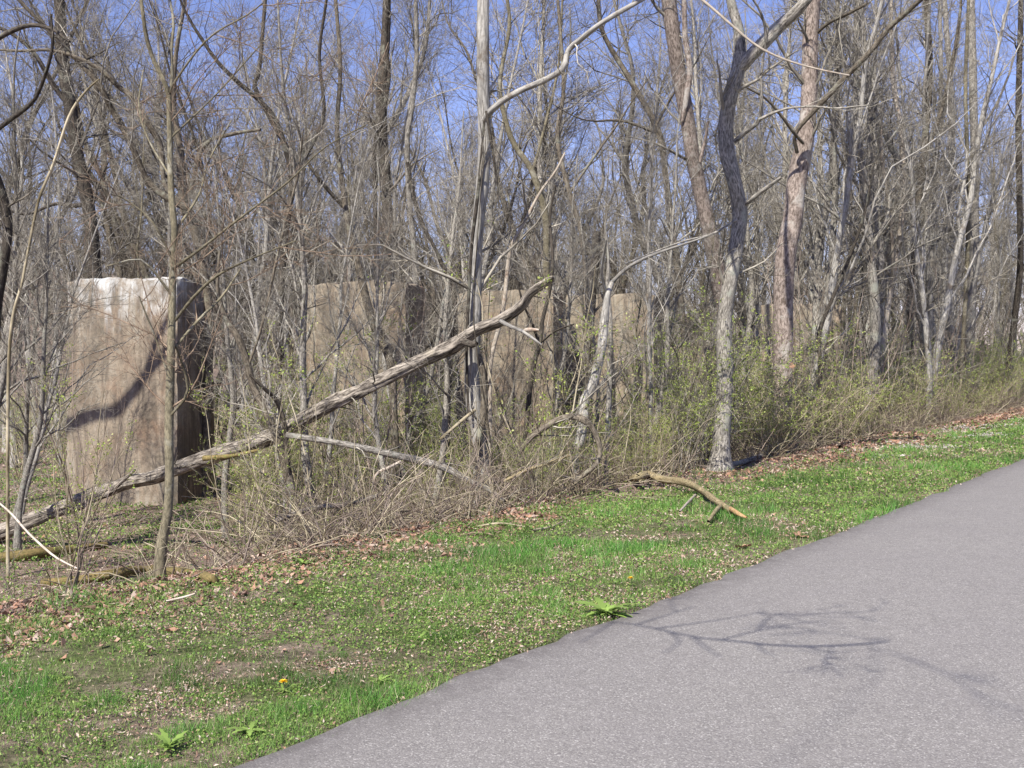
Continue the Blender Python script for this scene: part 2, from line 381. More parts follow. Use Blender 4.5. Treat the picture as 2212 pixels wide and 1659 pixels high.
# ------------------------------------------------------------------ concrete piers
PIERS = []
def pier(pxl, pxr, ytop, d, label, mat, seed, rot=12, depth=1.25, chip=.25, batt=.07):
    """front face spans pxl..pxr at the head, at depth d"""
    pl, pr = P(pxl, ytop, d), P(pxr, ytop, d)
    W = (pr[0] - pl[0]) / math.cos(math.radians(rot)); c = (pl + pr) / 2
    zb = Hs(c[0], c[1]) - .35; Ht = c[2] - zb
    a = math.radians(-rot); ax = np.array([math.cos(a), math.sin(a), 0]); ay = np.array([-math.sin(a), math.cos(a), 0])
    nx, ny, nz = 44, 30, 84
    vs = []; fs = []; base = 0
    def face(A, B, n1, n2, fn):
        nonlocal base
        s, t = np.meshgrid(np.linspace(0, 1, n1), np.linspace(0, 1, n2), indexing='ij')
        q = fn(s, t); vs.append(q.reshape(-1, 3)); i = np.arange(n1 * n2).reshape(n1, n2) + base; base += n1 * n2
        fs.append(np.stack([i[:-1, :-1], i[1:, :-1], i[1:, 1:], i[:-1, 1:]], -1).reshape(-1, 4))
    def pos(x, y, z):   # unit coords -> local, battered, worn
        k = 1 + 0 * z
        lx = (x - .5) * W * (1 + batt * .35 * (1 - z)); ly = (y * depth) + (y - 0.0) * batt * 3.5 * (1 - z) - .10 * (1 - z)
        lz = z * Ht
        ex = np.minimum(x, 1 - x) * W; ey = np.minimum(y, 1 - y) * depth; ez = (1 - z) * Ht
        w_ = vnoise(lx * 3 + seed * 7, lz * 3 + ly * 2.3, seed) - .5; w2 = fbm(lx * 1.1 + ly + seed, ly * 1.7 + 5, seed + 4) - .5
        lz = lz - smooth(.985, 1, z) * (chip * np.clip(w2 + .15, 0, 1) + .03 * (w_ + .5) + chip * .4 * smooth(.25, 0, ex) * (w_ + .5))
        rnd = .01 + .03 * (w_ + .5)
        cs = (smooth(.1, 0, ex) * smooth(.1, 0, ey)); ct = smooth(.15, 0, ez) * (smooth(.15, 0, ex) + smooth(.15, 0, ey))
        lx = lx - np.sign(x - .5) * rnd * (cs * .6 + ct * .6); ly = ly - np.sign(y - .5) * rnd * (cs * .6 + ct * .6)
        w3 = fbm(lx * 5 + seed * 3, lz * 5 + ly * 4, seed + 9) - .5
        edge_ = smooth(.22, 0, ex) + smooth(.22, 0, ey)
        lx = lx + .012 * w_ + .022 * w3 - np.sign(x - .5) * edge_ * .022 * np.clip(w3 * 3, 0, 1); ly = ly + .02 * w_ + .03 * w3; lz = lz + smooth(.97, 1, z) * .10 * w3
        return np.stack([lx, ly, lz], -1)
    o1 = lambda s: s * 0
    face(0, 0, nx, nz, lambda s, t: pos(s, o1(s), t)); face(0, 0, nx, nz, lambda s, t: pos(1 - s, o1(s) + 1, t))
    face(0, 0, ny, nz, lambda s, t: pos(o1(s) + 1, s, t)); face(0, 0, ny, nz, lambda s, t: pos(o1(s), 1 - s, t))
    face(0, 0, nx, ny, lambda s, t: pos(s, t, o1(s) + 1))
    V = np.concatenate(vs); f = np.concatenate(fs)
    o = mkobj('concrete_pier', V, f, mat)
    # weld seams
    import bmesh
    bm = bmesh.new(); bm.from_mesh(o.data); bmesh.ops.remove_doubles(bm, verts=bm.verts, dist=.002); bmesh.ops.recalc_face_normals(bm, faces=bm.faces); bm.to_mesh(o.data); bm.free()
    mod = o.modifiers.new('es', 'EDGE_SPLIT'); mod.split_angle = math.radians(42)
    o.location = (c[0], c[1], zb); o.rotation_euler = (0, 0, a)
    tag(o, label, 'concrete pier', 'row of concrete piers')
    cc = c[:2] + ay[:2] * depth / 2; PIERS.append(cc)
    return o
pier(131, 392, 598, 19.4, 'massive concrete pier standing alone at left, whitish bloom streaking down its head', M['conc_bloom'], 1, chip=.22)
pier(655, 880, 606, 20.2, 'tan concrete pier with broad shaded right side, behind the middle of the leaning fallen trunk', M['conc'], 2, chip=.15)
pier(985, 1196, 626, 22.0, 'tan concrete pier directly behind the upright pale grey trunk', M['conc'], 3, chip=.1)
pier(1222, 1411, 633, 23.3, 'tan concrete pier behind the short curved grey stem, right of the grey trunk', M['conc'], 4, rot=15, chip=.08)
pier(1648, 1812, 655, 28.4, 'farthest concrete pier, its pale head showing right of the thick reddish trunk', M['conc'], 5, rot=15, chip=.08)
pier(1440, 1560, 746, 25.5, 'low broken concrete pier behind brush just left of the crooked forked tree', M['conc'], 6, rot=14, depth=1.2, chip=.1)

# ------------------------------------------------------------------ branching
def grow(par, n, t0, ang, length, rratio, N=4, wob=.16, up=.1, rmin=.003, tip=.3, sd=.35, ltaper=.5, t1=1., fwd=None, rabs=None, lrel=False):
    """par = (pts B,N,3 ; rad B,N). n children per parent (float). returns the child level"""
    pts, rad = par; B, NP, _ = pts.shape
    k = (n + R.random(B)).astype(int) if np.isscalar(n) else (np.asarray(n) + R.random(B)).astype(int)
    idx = np.repeat(np.arange(B), k)
    if len(idx) == 0: return np.zeros((0, N, 3)), np.zeros((0, N))
    t = t0 + (t1 - t0) * R.random(len(idx)); s = t * (NP - 1); i0 = np.clip(s.astype(int), 0, NP - 2); fr = (s - i0)[:, None]
    p = pts[idx, i0] * (1 - fr) + pts[idx, i0 + 1] * fr
    r = rad[idx, i0] * (1 - fr[:, 0]) + rad[idx, i0 + 1] * fr[:, 0]
    T = unit(pts[idx, i0 + 1] - pts[idx, i0])
    pr = unit(np.cross(T, R.normal(size=T.shape)))
    a = np.clip(R.normal(ang, ang * sd * .6, len(idx)), .1, 1.9)[:, None]
    d = unit(np.cos(a) * T + np.sin(a) * pr + np.array([0, 0, up]))
    base = length if not lrel else length * np.linalg.norm(pts[idx, -1] - pts[idx, 0], axis=1)
    L = base * (1 - ltaper * t) * np.clip(R.normal(1, sd, len(idx)), .35, 1.8)
    q = np.zeros((len(idx), N, 3)); q[:, 0] = p; st = (L / (N - 1))[:, None]
    for j in range(1, N):
        d = unit(d + R.normal(size=d.shape) * wob + np.array([0, 0, up * .35])); q[:, j] = q[:, j - 1] + d * st
    r0 = np.maximum(r * rratio * R.uniform(.6, 1, len(r)), rmin)
    if rabs is not None: r0 = np.minimum(r0, rabs)
    rr = r0[:, None] * (1 - (1 - tip) * np.linspace(0, 1, N))[None] ; rr = np.maximum(rr, rmin * .6)
    return q, rr

# leaves: little lozenges scattered along twigs
def leaves_on(par, n, size, cols, t0=.2, spread=.03):
    pts, rad = par; B, N, _ = pts.shape
    idx = R.integers(0, B, n); t = t0 + (1 - t0) * R.random(n); s = t * (N - 1); i0 = np.clip(s.astype(int), 0, N - 2); fr = (s - i0)[:, None]
    p = pts[idx, i0] * (1 - fr) + pts[idx, i0 + 1] * fr + R.normal(size=(n, 3)) * spread
    return lozenges(p, size * R.uniform(.5, 1.3, n), cols)
def lozenges(p, size, cols, flat=0., asp=.55, droop=None):
    n = len(p); a = unit(R.normal(size=(n, 3)) * np.array([1, 1, 1 - flat])); b = unit(np.cross(a, R.normal(size=(n, 3)) * np.array([1 - flat, 1 - flat, 1])+ np.array([0, 0, flat * 2])))
    s = size[:, None]
    nn = np.cross(a, b)
    V = np.stack([p - a * s, p + b * s * asp + nn * s * .25, p + a * s, p - b * s * asp + nn * s * .25], 1).reshape(-1, 3)
    f = np.arange(4 * n).reshape(-1, 4)
    ci = R.integers(0, len(cols), n); c = np.asarray(cols)[ci] * R.uniform(.7, 1.25, (n, 1))
    return V, f, np.repeat(c, 4, 0)

BUD = [(.33, .42, .08), (.42, .48, .12), (.26, .36, .06), (.46, .47, .18)]

# ------------------------------------------------------------------ traced trees, limbs and logs
def trace(pts, d, dw=.25, seed=0, down=False, n=None):
    """pts = [(px,py,width_px)...] bottom first; d = depth (m) or (d_first,d_last). -> n x 4 (xyz, radius)"""
    d0, d1 = d if isinstance(d, tuple) else (d, d)
    k = len(pts); out = []
    rs = np.random.default_rng(abs(seed + int(pts[0][0]) * 7 + int(pts[0][1])))
    ph = rs.random() * 6
    for j, (x, y, wd) in enumerate(pts):
        t = j / max(1, k - 1); dd = d0 + (d1 - d0) * t + dw * math.sin(ph + 2.1 * j) * min(1, 1.6 * t)
        p = P(x, y, dd); out.append([*p, wd * dd / F / 2])
    if down:
        x, y, z, r = out[0]; h = Hs(x, y)
        if z > h + .15:
            nx = x + rs.normal() * .05
            out.insert(0, [nx, y, h + .05, r * 1.12]); 
        out.insert(0, [out[0][0], out[0][1], h - .25, out[0][3] * 1.5])
    out = np.array(out)
    L = np.linalg.norm(np.diff(out[:, :3], axis=0), axis=1).sum()
    return resample(out, n or max(8, int(L / .09)))

def extend(q, L, lean=(0, 0, 1), wob=.1, tip=.35, step=.4):
    """carry a traced stem on beyond the top of the photo"""
    n = int(L / step); p = q[-1, :3].copy(); d = unit(q[-1, :3] - q[-4, :3]); r0 = q[-1, 3]; out = []
    for k in range(n):
        d = unit(d + R.normal(size=3) * wob + np.array(lean) * .08); p = p + d * step
        out.append([*p, r0 * (1 - (1 - tip) * (k + 1) / n)])
    e = np.vstack([q[-1:], out]); 
    e = resample(e, max(8, int(L / .15)))
    return np.vstack([q, e[1:]])

def lvl0(stems, N=24):
    """resample stems to one batch for grow()"""
    out = np.array([resample(s, N) for s in stems]); return out[:, :, :3], out[:, :, 3]

def stems_tree(name, label, trunk, limbs=(), mat='grey', twigmat='twig', spec=None, group=None, cat='tree', sides=14, ridge=.12, limbmat=None, t0=.15, dens=1., maxlen=2.2, buds=0, len2=None):
    org = trunk[0, :3].copy(); org[2] = Hs(org[0], org[1])
    root = empty(name, org, label, cat, group)
    tb = Tubes(); tb.add(trunk[:, :3], trunk[:, 3], sides, ridge, seed=int(abs(org[0]) * 100)); tb.build('trunk', M[mat], root, org)
    for l in limbs:
        tb = Tubes(); tb.add(l[:, :3], np.maximum(l[:, 3], .004), max(6, sides - 4), ridge * .8, seed=int(abs(l[0, 2]) * 100)); tb.build('limb', M[limbmat or mat], root, org)
    allst = [trunk] + list(limbs)
    if dens > 0:
        lens = np.array([np.linalg.norm(np.diff(s[:, :3], axis=0), axis=1).sum() for s in allst])
        tb = Tubes(); p0 = lvl0(allst)
        n1 = lens * 2.0 * dens * (1 - t0 * (np.arange(len(allst)) == 0))
        a = grow(p0, n1, t0, .9, maxlen, .32, 6, .17, .12, .005, .3, rabs=.035)
        tb.add(*a, 5)
        b = grow(a, 7, .12, .75, maxlen * .38, .6, 5, .2, .08, .003)
        tb.add(*b, 3)
        c = grow(b, 5, .1, .7, maxlen * .16, .7, 3, .2, .06, .0024)
        tb.add(*c, 3)
        tb.build('crown', M[twigmat], root, org)
        if buds:
            V, f, cl = leaves_on(c, buds, .018, BUD); mkobj('foliage', V - org, f, M['leaf'], root, col=cl)
    return root

# --- the upright grey trunk in the middle with its long limb
d = 14.2
tA = trace([(1040, 1000, 34), (1034, 930, 32), (1024, 886, 34), (1020, 786, 32), (1024, 686, 31), (1027, 553, 28), (1034, 467, 27), (1042, 400, 28), (1047, 300, 29), (1044, 200, 27), (1043, 100, 27), (1044, 0, 26)], d, .05, down=True)
tA = extend(tA, 5, tip=.4, wob=.05)
lA = trace([(1044, 262, 13), (1057, 243, 15), (1087, 217, 14), (1130, 193, 13), (1177, 173, 13), (1217, 147, 13), (1227, 110, 12), (1257, 83, 12), (1304, 47, 11), (1384, 0, 10)], (d, 13.2), .1)
lA = extend(lA, 1.8, tip=.3)
vA = trace([(1050, 240, 6), (1060, 300, 7), (1067, 345, 6), (1074, 400, 5), (1078, 450, 3)], (14.0, 13.8), .03)
sA = trace([(1018, 1010, 12), (1036, 940, 15), (1046, 880, 15), (1042, 800, 12), (1036, 765, 6)], (14.0, 14.0), .03)
wA = trace([(1012, 900, 6), (1008, 760, 7), (1014, 620, 8), (1020, 520, 9), (1030, 440, 9), (1040, 330, 6), (1046, 262, 6)], (14.0, 14.0), .02)
rt = stems_tree('grey_trunk_tree', 'upright pale grey trunk in the middle with one long limb, fallen trunk against it', tA, [lA], 'greywood', 'twig', t0=.25, dens=.55, maxlen=1.6)
tb = Tubes(); tb.add(sA[:, :3], sA[:, 3], 10, .7, 5); o = tb.build('torn_bark', M['brown'], rt, np.array(rt.location))
for vq in (vA, wA):
    tb = Tubes(); tb.add(vq[:, :3], vq[:, 3] * .9, 8, .3, 5); tb.build('vine', M['dark'], rt, np.array(rt.location))
wq = resample(np.array([[.92, 11.1, 9.3, .06], [1.3, 12.0, 8.0, .04], *[list(r) for r in trace([(1440, -60, 8), (1518, 0, 6), (1575, 50, 6), (1652, 110, 5), (1742, 143, 4), (1835, 163, 3)], (12.6, 12.0), .05, n=8)]]), 50)
tb = Tubes(); tb.add(wq[:, :3], wq[:, 3], 7, .05, 5); tb.build('limb', M['pale'], rt, np.array(rt.location))
# added unseen bough above the picture, shaped to shade the upper crooked forked trunk
q = resample(np.array([[*tA[-24, :3], .12], [.3, 12.4, 7.9, .16], [.95, 11.2, 8.2, .18], [1.01, 11.14, 8.7, .18], [.9, 11.14, 9.5, .18], [.94, 11.14, 10.3, .18], [1.07, 11.14, 10.8, .18], [1.6, 11.0, 11.3, .17], [2.1, 10.9, 11.8, .15], [2.6, 10.6, 12.8, .1]]), 40)
tb = Tubes(); tb.add(q[:, :3], q[:, 3], 10, .1, 5); tb.build('limb', M['greywood'], rt, np.array(rt.location))

# --- fallen trunk leaning on it
ft = trace([(-60, 1172, 36), (0, 1150, 36), (60, 1126, 36), (130, 1099, 36), (260, 1048, 34), (340, 1028, 34), (440, 990, 35), (560, 953, 36), (640, 914, 36), (737, 863, 36), (804, 830, 34), (897, 786, 33), (970, 753, 32), (1030, 713, 29), (1080, 693, 26), (1127, 660, 23), (1144, 633, 21), (1188, 604, 18), (1194, 600, 4)], (15.0, 13.2), .0, n=170)
ft[:, 3] *= .84
root = empty('fallen_tree', (ft[0, 0], ft[0, 1], Hs(ft[0, 0], ft[0, 1])), 'long rough barked fallen trunk leaning diagonally across the piers', 'fallen tree')
org = np.array(root.location)
tb = Tubes(); tb.add(ft[:, :3], ft[:, 3], 28, .6, 7); tb.build('trunk', M['rough'], root, org)
def part_tube(nm, q, mat, root, sides=8, ridge=.15):
    tb = Tubes(); tb.add(q[:, :3], np.maximum(q[:, 3], .003), sides, ridge, 3); return tb.build(nm, M[mat], root, np.array(root.location))
part_tube('branch', trace([(1080, 693, 9), (1105, 706, 8), (1130, 716, 8), (1152, 732, 7), (1170, 745, 4)], (13.3, 13.0), .03), 'greywood', root)
part_tube('branch', trace([(1128, 716, 7), (1142, 712, 9), (1165, 713, 5)], (13.2, 13.0), .02), 'pale', root)
part_tube('trunk_shadow', trace([(1000, 737, 14), (1018, 744, 15), (1030, 743, 10)], (13.4, 13.2), .0), 'dark', root)  # dark tube standing in for the fallen trunk's shadow on the grey trunk
part_tube('branch', trace([(440, 990, 12), (500, 985, 9), (560, 972, 6)], (14, 13.6), .03), 'moss', root)
part_tube('branch', trace([(250, 1052, 10), (275, 1030, 8), (292, 1015, 4)], (14.4, 14.1), .02), 'rough', root)
tb = Tubes(); b0 = lvl0([ft]); a = grow(b0, 16, .35, .9, .8, .2, 5, .2, .1, .004, rabs=.012); tb.add(*a, 4); b = grow(a, 4, .2, .8, .3, .7, 4, .2, .0, .003); tb.add(*b, 3)
tb.build('crown', M['twig'], root, org)

# --- fallen limbs, logs
def log(name, label, q, mat, subs=(), cat='fallen branch', sides=10, ridge=.15, tw=0, group=None):
    o0 = q[0, :3].copy(); o0[2] = Hs(o0[0], o0[1])
    root = empty(name, o0, label, cat, group)
    part_tube('stem', q, mat, root, sides, ridge)
    for s, mt in subs: part_tube('branch', s, mt, root, 7, .1)
    if tw:
        tb = Tubes(); b0 = lvl0([q]); a = grow(b0, tw, .1, .8, .7, .4, 5, .2, .1, .004, rabs=.01); tb.add(*a, 4); b = grow(a, 4, .2, .8, .3, .7, 4, .2, .0, .0028); tb.add(*b, 3)
        tb.build('crown', M['twig'], root, o0)
    return root
log('fallen_limb', 'grey fallen limb sloping down right from the leaning trunk into the brush', trace([(620, 940, 14), (737, 958, 14), (854, 983, 15), (950, 1006, 16), (1004, 1033, 14), (1054, 1056, 12), (1090, 1084, 7)], (13.3, 11.9), .02), 'grey',
    [(trace([(867, 996, 6), (840, 1010, 7), (814, 1023, 6), (804, 1053, 4)], 12.4, .02), 'pale')], tw=8)
log('fallen_limb', 'dark limb lying low in the brambles left of the middle', trace([(596, 1125, 12), (650, 1105, 13), (700, 1095, 13), (760, 1088, 12), (815, 1070, 8)], (10.8, 11.2), .02), 'rough', tw=4)
gl = [G(1306, 1046), G(1370, 1042), G(1430, 1046), G(1474, 1064), G(1515, 1074), G(1546, 1096), G(1575, 1112), G(1612, 1130)]
def ground_q(pxs, lift):
    q = []
    for (x, y, wd), l in zip(pxs, lift):
        g = G(x, y); r = wd * g[1] / F / 2; q.append([g[0], g[1], g[2] + r + l, r])
    return resample(np.array(q), 60)
yl = ground_q([(1306, 1052, 14), (1345, 1046, 17), (1370, 1050, 15), (1400, 1047, 17), (1435, 1056, 15), (1480, 1064, 17), (1520, 1086, 14), (1552, 1104, 15), (1582, 1120, 14)], [.03, .05, .05, .07, .06, .07, .07, .05, .03])
lg = log('broken_branch', 'thick yellowish broken branch lying on the grass edge, forked, with an orange splintered end', yl, 'yellow',
    [(ground_q([(1558, 1110, 10), (1544, 1125, 10), (1530, 1142, 7)], [.06, .05, .04]), 'yellow'), (ground_q([(1502, 1085, 6), (1485, 1104, 6), (1468, 1122, 4)], [.06, .06, .05]), 'pale')], sides=16, ridge=.4)
part_tube('splintered_end', ground_q([(1580, 1119, 13), (1596, 1127, 10), (1613, 1133, 5)], [.05, .05, .04]), 'orangewood', lg, 9, .8)
log('fallen_branch', 'weathered grey pole on the dead leaves at the foot of the crooked forked tree', ground_q([(1572, 1012, 12), (1610, 1004, 12), (1645, 993, 10)], [0, .01, .02]), 'grey')
log('fallen_branch', 'curved dark branch arched over dead leaves at the wood edge', ground_q([(1680, 985, 14), (1715, 975, 13), (1750, 965, 13), (1785, 962, 11), (1815, 970, 8)], [0, .12, .2, .15, 0]), 'brown')
log('fallen_branch', 'short pale bleached stick slanting up beside dark hollow near the far grass', ground_q([(1935, 932, 8), (1955, 926, 8), (1982, 917, 6)], [.0, .12, .25]), 'pale')
log('mossy_log', 'low mossy orange brown log half buried at the foot of the olive sapling', ground_q([(90, 1268, 20), (180, 1262, 22), (260, 1252, 26), (340, 1248, 26), (440, 1252, 22), (475, 1262, 12)], [-.03, -.02, -.02, -.02, -.03, -.05]), 'moss', sides=14, ridge=.5, cat='log')
log('mossy_log', 'mossy log lying behind the bleached hooked twig at far left', ground_q([(-20, 1215, 20), (60, 1212, 24), (130, 1205, 20), (230, 1185, 14)], [-.02, 0, 0, 0]), 'moss', sides=12, ridge=.5, cat='log')
log('bare_twig', 'bleached hooked twig arching over the ground at far left', trace([(-10, 1080, 4), (25, 1110, 5), (60, 1150, 5), (110, 1196, 5), (140, 1215, 4), (168, 1228, 3)], (9.0, 8.2), .02), 'pale', cat='twig', sides=6)
log('bare_twig', 'thin bent tan twig poking from the leaves below the olive sapling', trace([(165, 1390, 3), (185, 1355, 4), (212, 1335, 4), (240, 1316, 4), (275, 1303, 4)], (7.0, 7.1), .02), 'tan', [(trace([(212, 1335, 3), (230, 1345, 4), (232, 1362, 4)], 7.0, 0), 'tan')], cat='twig', sides=6)
log('bare_twig', 'short white broken stick standing in the grass below the olive sapling', trace([(238, 1408, 5), (238, 1390, 5), (233, 1370, 5)], 6.65, 0), 'pale', cat='twig', sides=6)
log('bare_twig', 'pale twigs reaching in from the left edge over the brown leaf pile', trace([(-15, 1430, 4), (20, 1410, 4), (40, 1400, 4), (80, 1386, 3)], (6.3, 6.4), .02), 'pale', [(trace([(0, 1425, 3), (30, 1445, 3), (60, 1470, 3)], 6.2, 0), 'tan'), (trace([(110, 1385, 4), (112, 1372, 4), (170, 1365, 3)], 6.6, 0), 'pale')], cat='twig', sides=6)
log('bare_twig', 'white straight stick lying beside the foot of the olive sapling', ground_q([(360, 1336, 4), (400, 1330, 5), (422, 1326, 4)], [.08, .1, .12]), 'pale', cat='twig', sides=6)
log('fallen_branch', 'thin tan stick lying on leaves at the grass edge below the bramble', ground_q([(1030, 1146, 5), (1080, 1140, 5), (1135, 1145, 4)], [.01, .03, .01]), 'tan', [(ground_q([(1062, 1142, 3), (1072, 1128, 3), (1082, 1115, 3)], [.02, .05, .1]), 'tan')])
log('fallen_branch', 'thin brown stick lying below the tan stick at the grass edge', ground_q([(940, 1168, 5), (990, 1163, 5), (1040, 1162, 4), (1080, 1166, 3)], [.01, .01, .02, .01]), 'rust')
log('fallen_branch', 'faded stick lying in grass between the tan stick and the yellowish branch', ground_q([(1150, 1150, 5), (1190, 1143, 5), (1215, 1135, 4)], [.01, .01, .02]), 'tan')
log('arched_branch', 'dark brown branch arching over and down left of the short curved grey stem', trace([(1120, 978, 13), (1145, 948, 13), (1170, 928, 14), (1214, 903, 14), (1240, 900, 15), (1262, 907, 17), (1280, 925, 13), (1297, 970, 10), (1288, 1003, 10), (1262, 1025, 11), (1240, 1045, 10)], (13.0, 12.6), .05), 'brown', tw=10, cat='branch')
log('bare_branch', 'yellow barked stick rising right through the brush below the arched branch', trace([(1087, 1040, 6), (1137, 1016, 8), (1187, 1000, 8), (1230, 983, 6)], (12.3, 12.5), .03), 'yellow', cat='branch', tw=3)
log('bare_branch', 'tan stick crossing in front of the base of the grey trunk', trace([(950, 950, 7), (990, 915, 8), (1027, 885, 8)], (13.0, 13.2), .03), 'tan', cat='branch', tw=2)

# --- the slim olive sapling in front, left
d = 9.1
t = trace([(345, 1225, 27), (350, 1170, 24), (362, 1110, 20), (366, 1030, 19), (365, 940, 19), (367, 850, 19), (370, 740, 17), (372, 640, 16), (374, 560, 15), (377, 500, 14), (370, 417, 14), (367, 300, 12), (365, 205, 11)], d, .03, down=True)
L1 = trace([(365, 215, 10), (357, 180, 10), (333, 133, 10), (317, 83, 9), (307, 17, 8), (300, -40, 7)], (d, 8.9), .05); L1 = extend(L1, 1.0)
L2 = trace([(366, 215, 8), (372, 160, 7), (370, 110, 6), (375, 50, 6), (367, 0, 5)], (d, 9.3), .05); L2 = extend(L2, .8)
L3 = trace([(366, 205, 6), (380, 173, 5), (450, 83, 4), (533, 33, 3), (567, 7, 3)], (d, 8.6), .05)
Ls = [L1, L2, L3]
for pp, dd in [([(376, 695, 7), (420, 640, 7), (470, 595, 6), (540, 560, 4), (640, 520, 3)], 8.7), ([(370, 760, 6), (430, 690, 6), (480, 640, 5), (520, 580, 3)], 9.5),
           ([(374, 580, 8), (430, 540, 6), (520, 470, 5), (620, 395, 4), (700, 320, 3), (790, 270, 3)], 8.3), ([(372, 640, 6), (335, 590, 5), (300, 560, 4), (230, 575, 3)], 8.8),
           ([(366, 300, 5), (430, 240, 4), (480, 190, 3), (560, 100, 3)], 9.6), ([(378, 500, 6), (430, 420, 5), (450, 350, 4), (500, 260, 3)], 9.6), ([(366, 900, 6), (405, 850, 6), (395, 790, 5), (380, 750, 4)], 8.9),
           ([(366, 820, 5), (340, 740, 4), (320, 690, 4), (300, 640, 3)], 9.0), ([(372, 560, 5), (330, 480, 4), (270, 430, 3), (240, 420, 3)], 8.7), ([(367, 380, 5), (320, 300, 4), (300, 230, 3), (310, 150, 3)], 9.4)]:
    Ls.append(trace(pp, (d, dd), .05))
stems_tree('olive_sapling', 'slim olive barked sapling in front at left, its bare branches fanning up and right', t, Ls, 'olive', 'rust', t0=.2, dens=1.1, maxlen=1.2, limbmat='olive', ridge=.06, buds=0)

# --- crooked forked tree at right
d = 15.4
t = trace([(1556, 1006, 58), (1557, 975, 42), (1558, 940, 38), (1562, 900, 36), (1566, 800, 35), (1565, 700, 33), (1575, 620, 32), (1590, 533, 32), (1598, 467, 33), (1588, 400, 31), (1572, 333, 33), (1568, 267, 32), (1578, 207, 31), (1595, 150, 31), (1600, 117, 30)], d, .04, down=True)
f1 = trace([(1600, 135, 26), (1596, 67, 23), (1582, 17, 20), (1570, -40, 18)], (d, 15.6), .04); f1 = extend(f1, 2.5)
f2 = trace([(1597, 150, 26), (1620, 123, 28), (1655, 87, 29), (1688, 53, 28), (1718, 27, 25), (1745, -3, 22)], (d, 14.9), .04); f2 = extend(f2, 2.5)
l1 = trace([(1586, 307, 9), (1610, 285, 10), (1640, 260, 9), (1645, 215, 7), (1644, 167, 6), (1650, 117, 5), (1660, 60, 4)], (d, 15.0), .05)
l2 = trace([(1640, 258, 7), (1675, 242, 6), (1708, 233, 5), (1760, 230, 4), (1808, 234, 4), (1875, 227, 3)], (15.1, 14.4), .05)
l3 = trace([(1605, 445, 11), (1630, 425, 10), (1660, 403, 9), (1688, 383, 6)], (d, 14.9), .02)
l4 = trace([(1598, 470, 4), (1540, 505, 5), (1480, 520, 4), (1410, 545, 3), (1350, 570, 3)], (d, 14.2), .04)
l5 = trace([(1655, 90, 8), (1652, 55, 6), (1640, 20, 5), (1620, -10, 4)], (14.9, 14.6), .02)
stems_tree('crooked_forked_tree', 'crooked dark tree with forked top, rooted at the grass edge right of the middle', t, [f1, f2, l1, l2, l3, l4, l5], 'grey', 'twig', t0=.35, dens=.45, maxlen=1.3)

# --- two flaky reddish trees behind it
d = 19.5
t = trace([(1690, 900, 42), (1692, 753, 42), (1692, 653, 42), (1698, 550, 43), (1713, 467, 42), (1722, 383, 40), (1740, 300, 37), (1748, 200, 34), (1750, 100, 33), (1756, 0, 31)], d, .05, down=True); t = extend(t, 5, wob=.04)
l1 = trace([(1722, 330, 8), (1718, 290, 8), (1758, 240, 11), (1795, 200, 12), (1835, 157, 12), (1875, 117, 12), (1918, 63, 11), (1958, 27, 11), (1988, 0, 10)], (19.2, 17.8), .04); l1 = extend(l1, 2)
l2 = trace([(1760, 75, 7), (1790, 50, 7), (1825, 33, 7), (1875, 7, 6)], (d, 18.6), .02)
l3 = trace([(1735, 310, 6), (1712, 283, 7), (1680, 240, 6), (1650, 210, 5), (1600, 182, 4)], (19.1, 18.2), .04)
stems_tree('thick_reddish_tree', 'thickest trunk at right, straight, flaky pinkish bark, a dark limb crossing up to the right', t, [l1, l2, l3], 'red', 'twig', t0=.3, dens=.7, maxlen=2.0, sides=20, ridge=.12, limbmat='brown')
d = 20.5
t = trace([(1572, 940, 34), (1568, 700, 34), (1556, 620, 36), (1542, 550, 34), (1525, 467, 32), (1510, 400, 31), (1495, 333, 31), (1486, 267, 31), (1468, 167, 32), (1452, 60, 32), (1444, 0, 31)], d, .05, down=True); t = extend(t, 5, wob=.04)
l1 = trace([(1474, 262, 7), (1482, 215, 12), (1490, 150, 13), (1480, 80, 12), (1478, 0, 10)], (20.4, 20.2), .02)
l2 = trace([(1512, 350, 8), (1524, 300, 7), (1530, 262, 5)], (20.4, 20.1), .02)
stems_tree('leaning_reddish_tree', 'flaky reddish trunk leaning left from behind the crooked forked tree', t, [l1, l2], 'red', 'twig', t0=.3, dens=.7, maxlen=2.0, sides=18, limbmat='red')

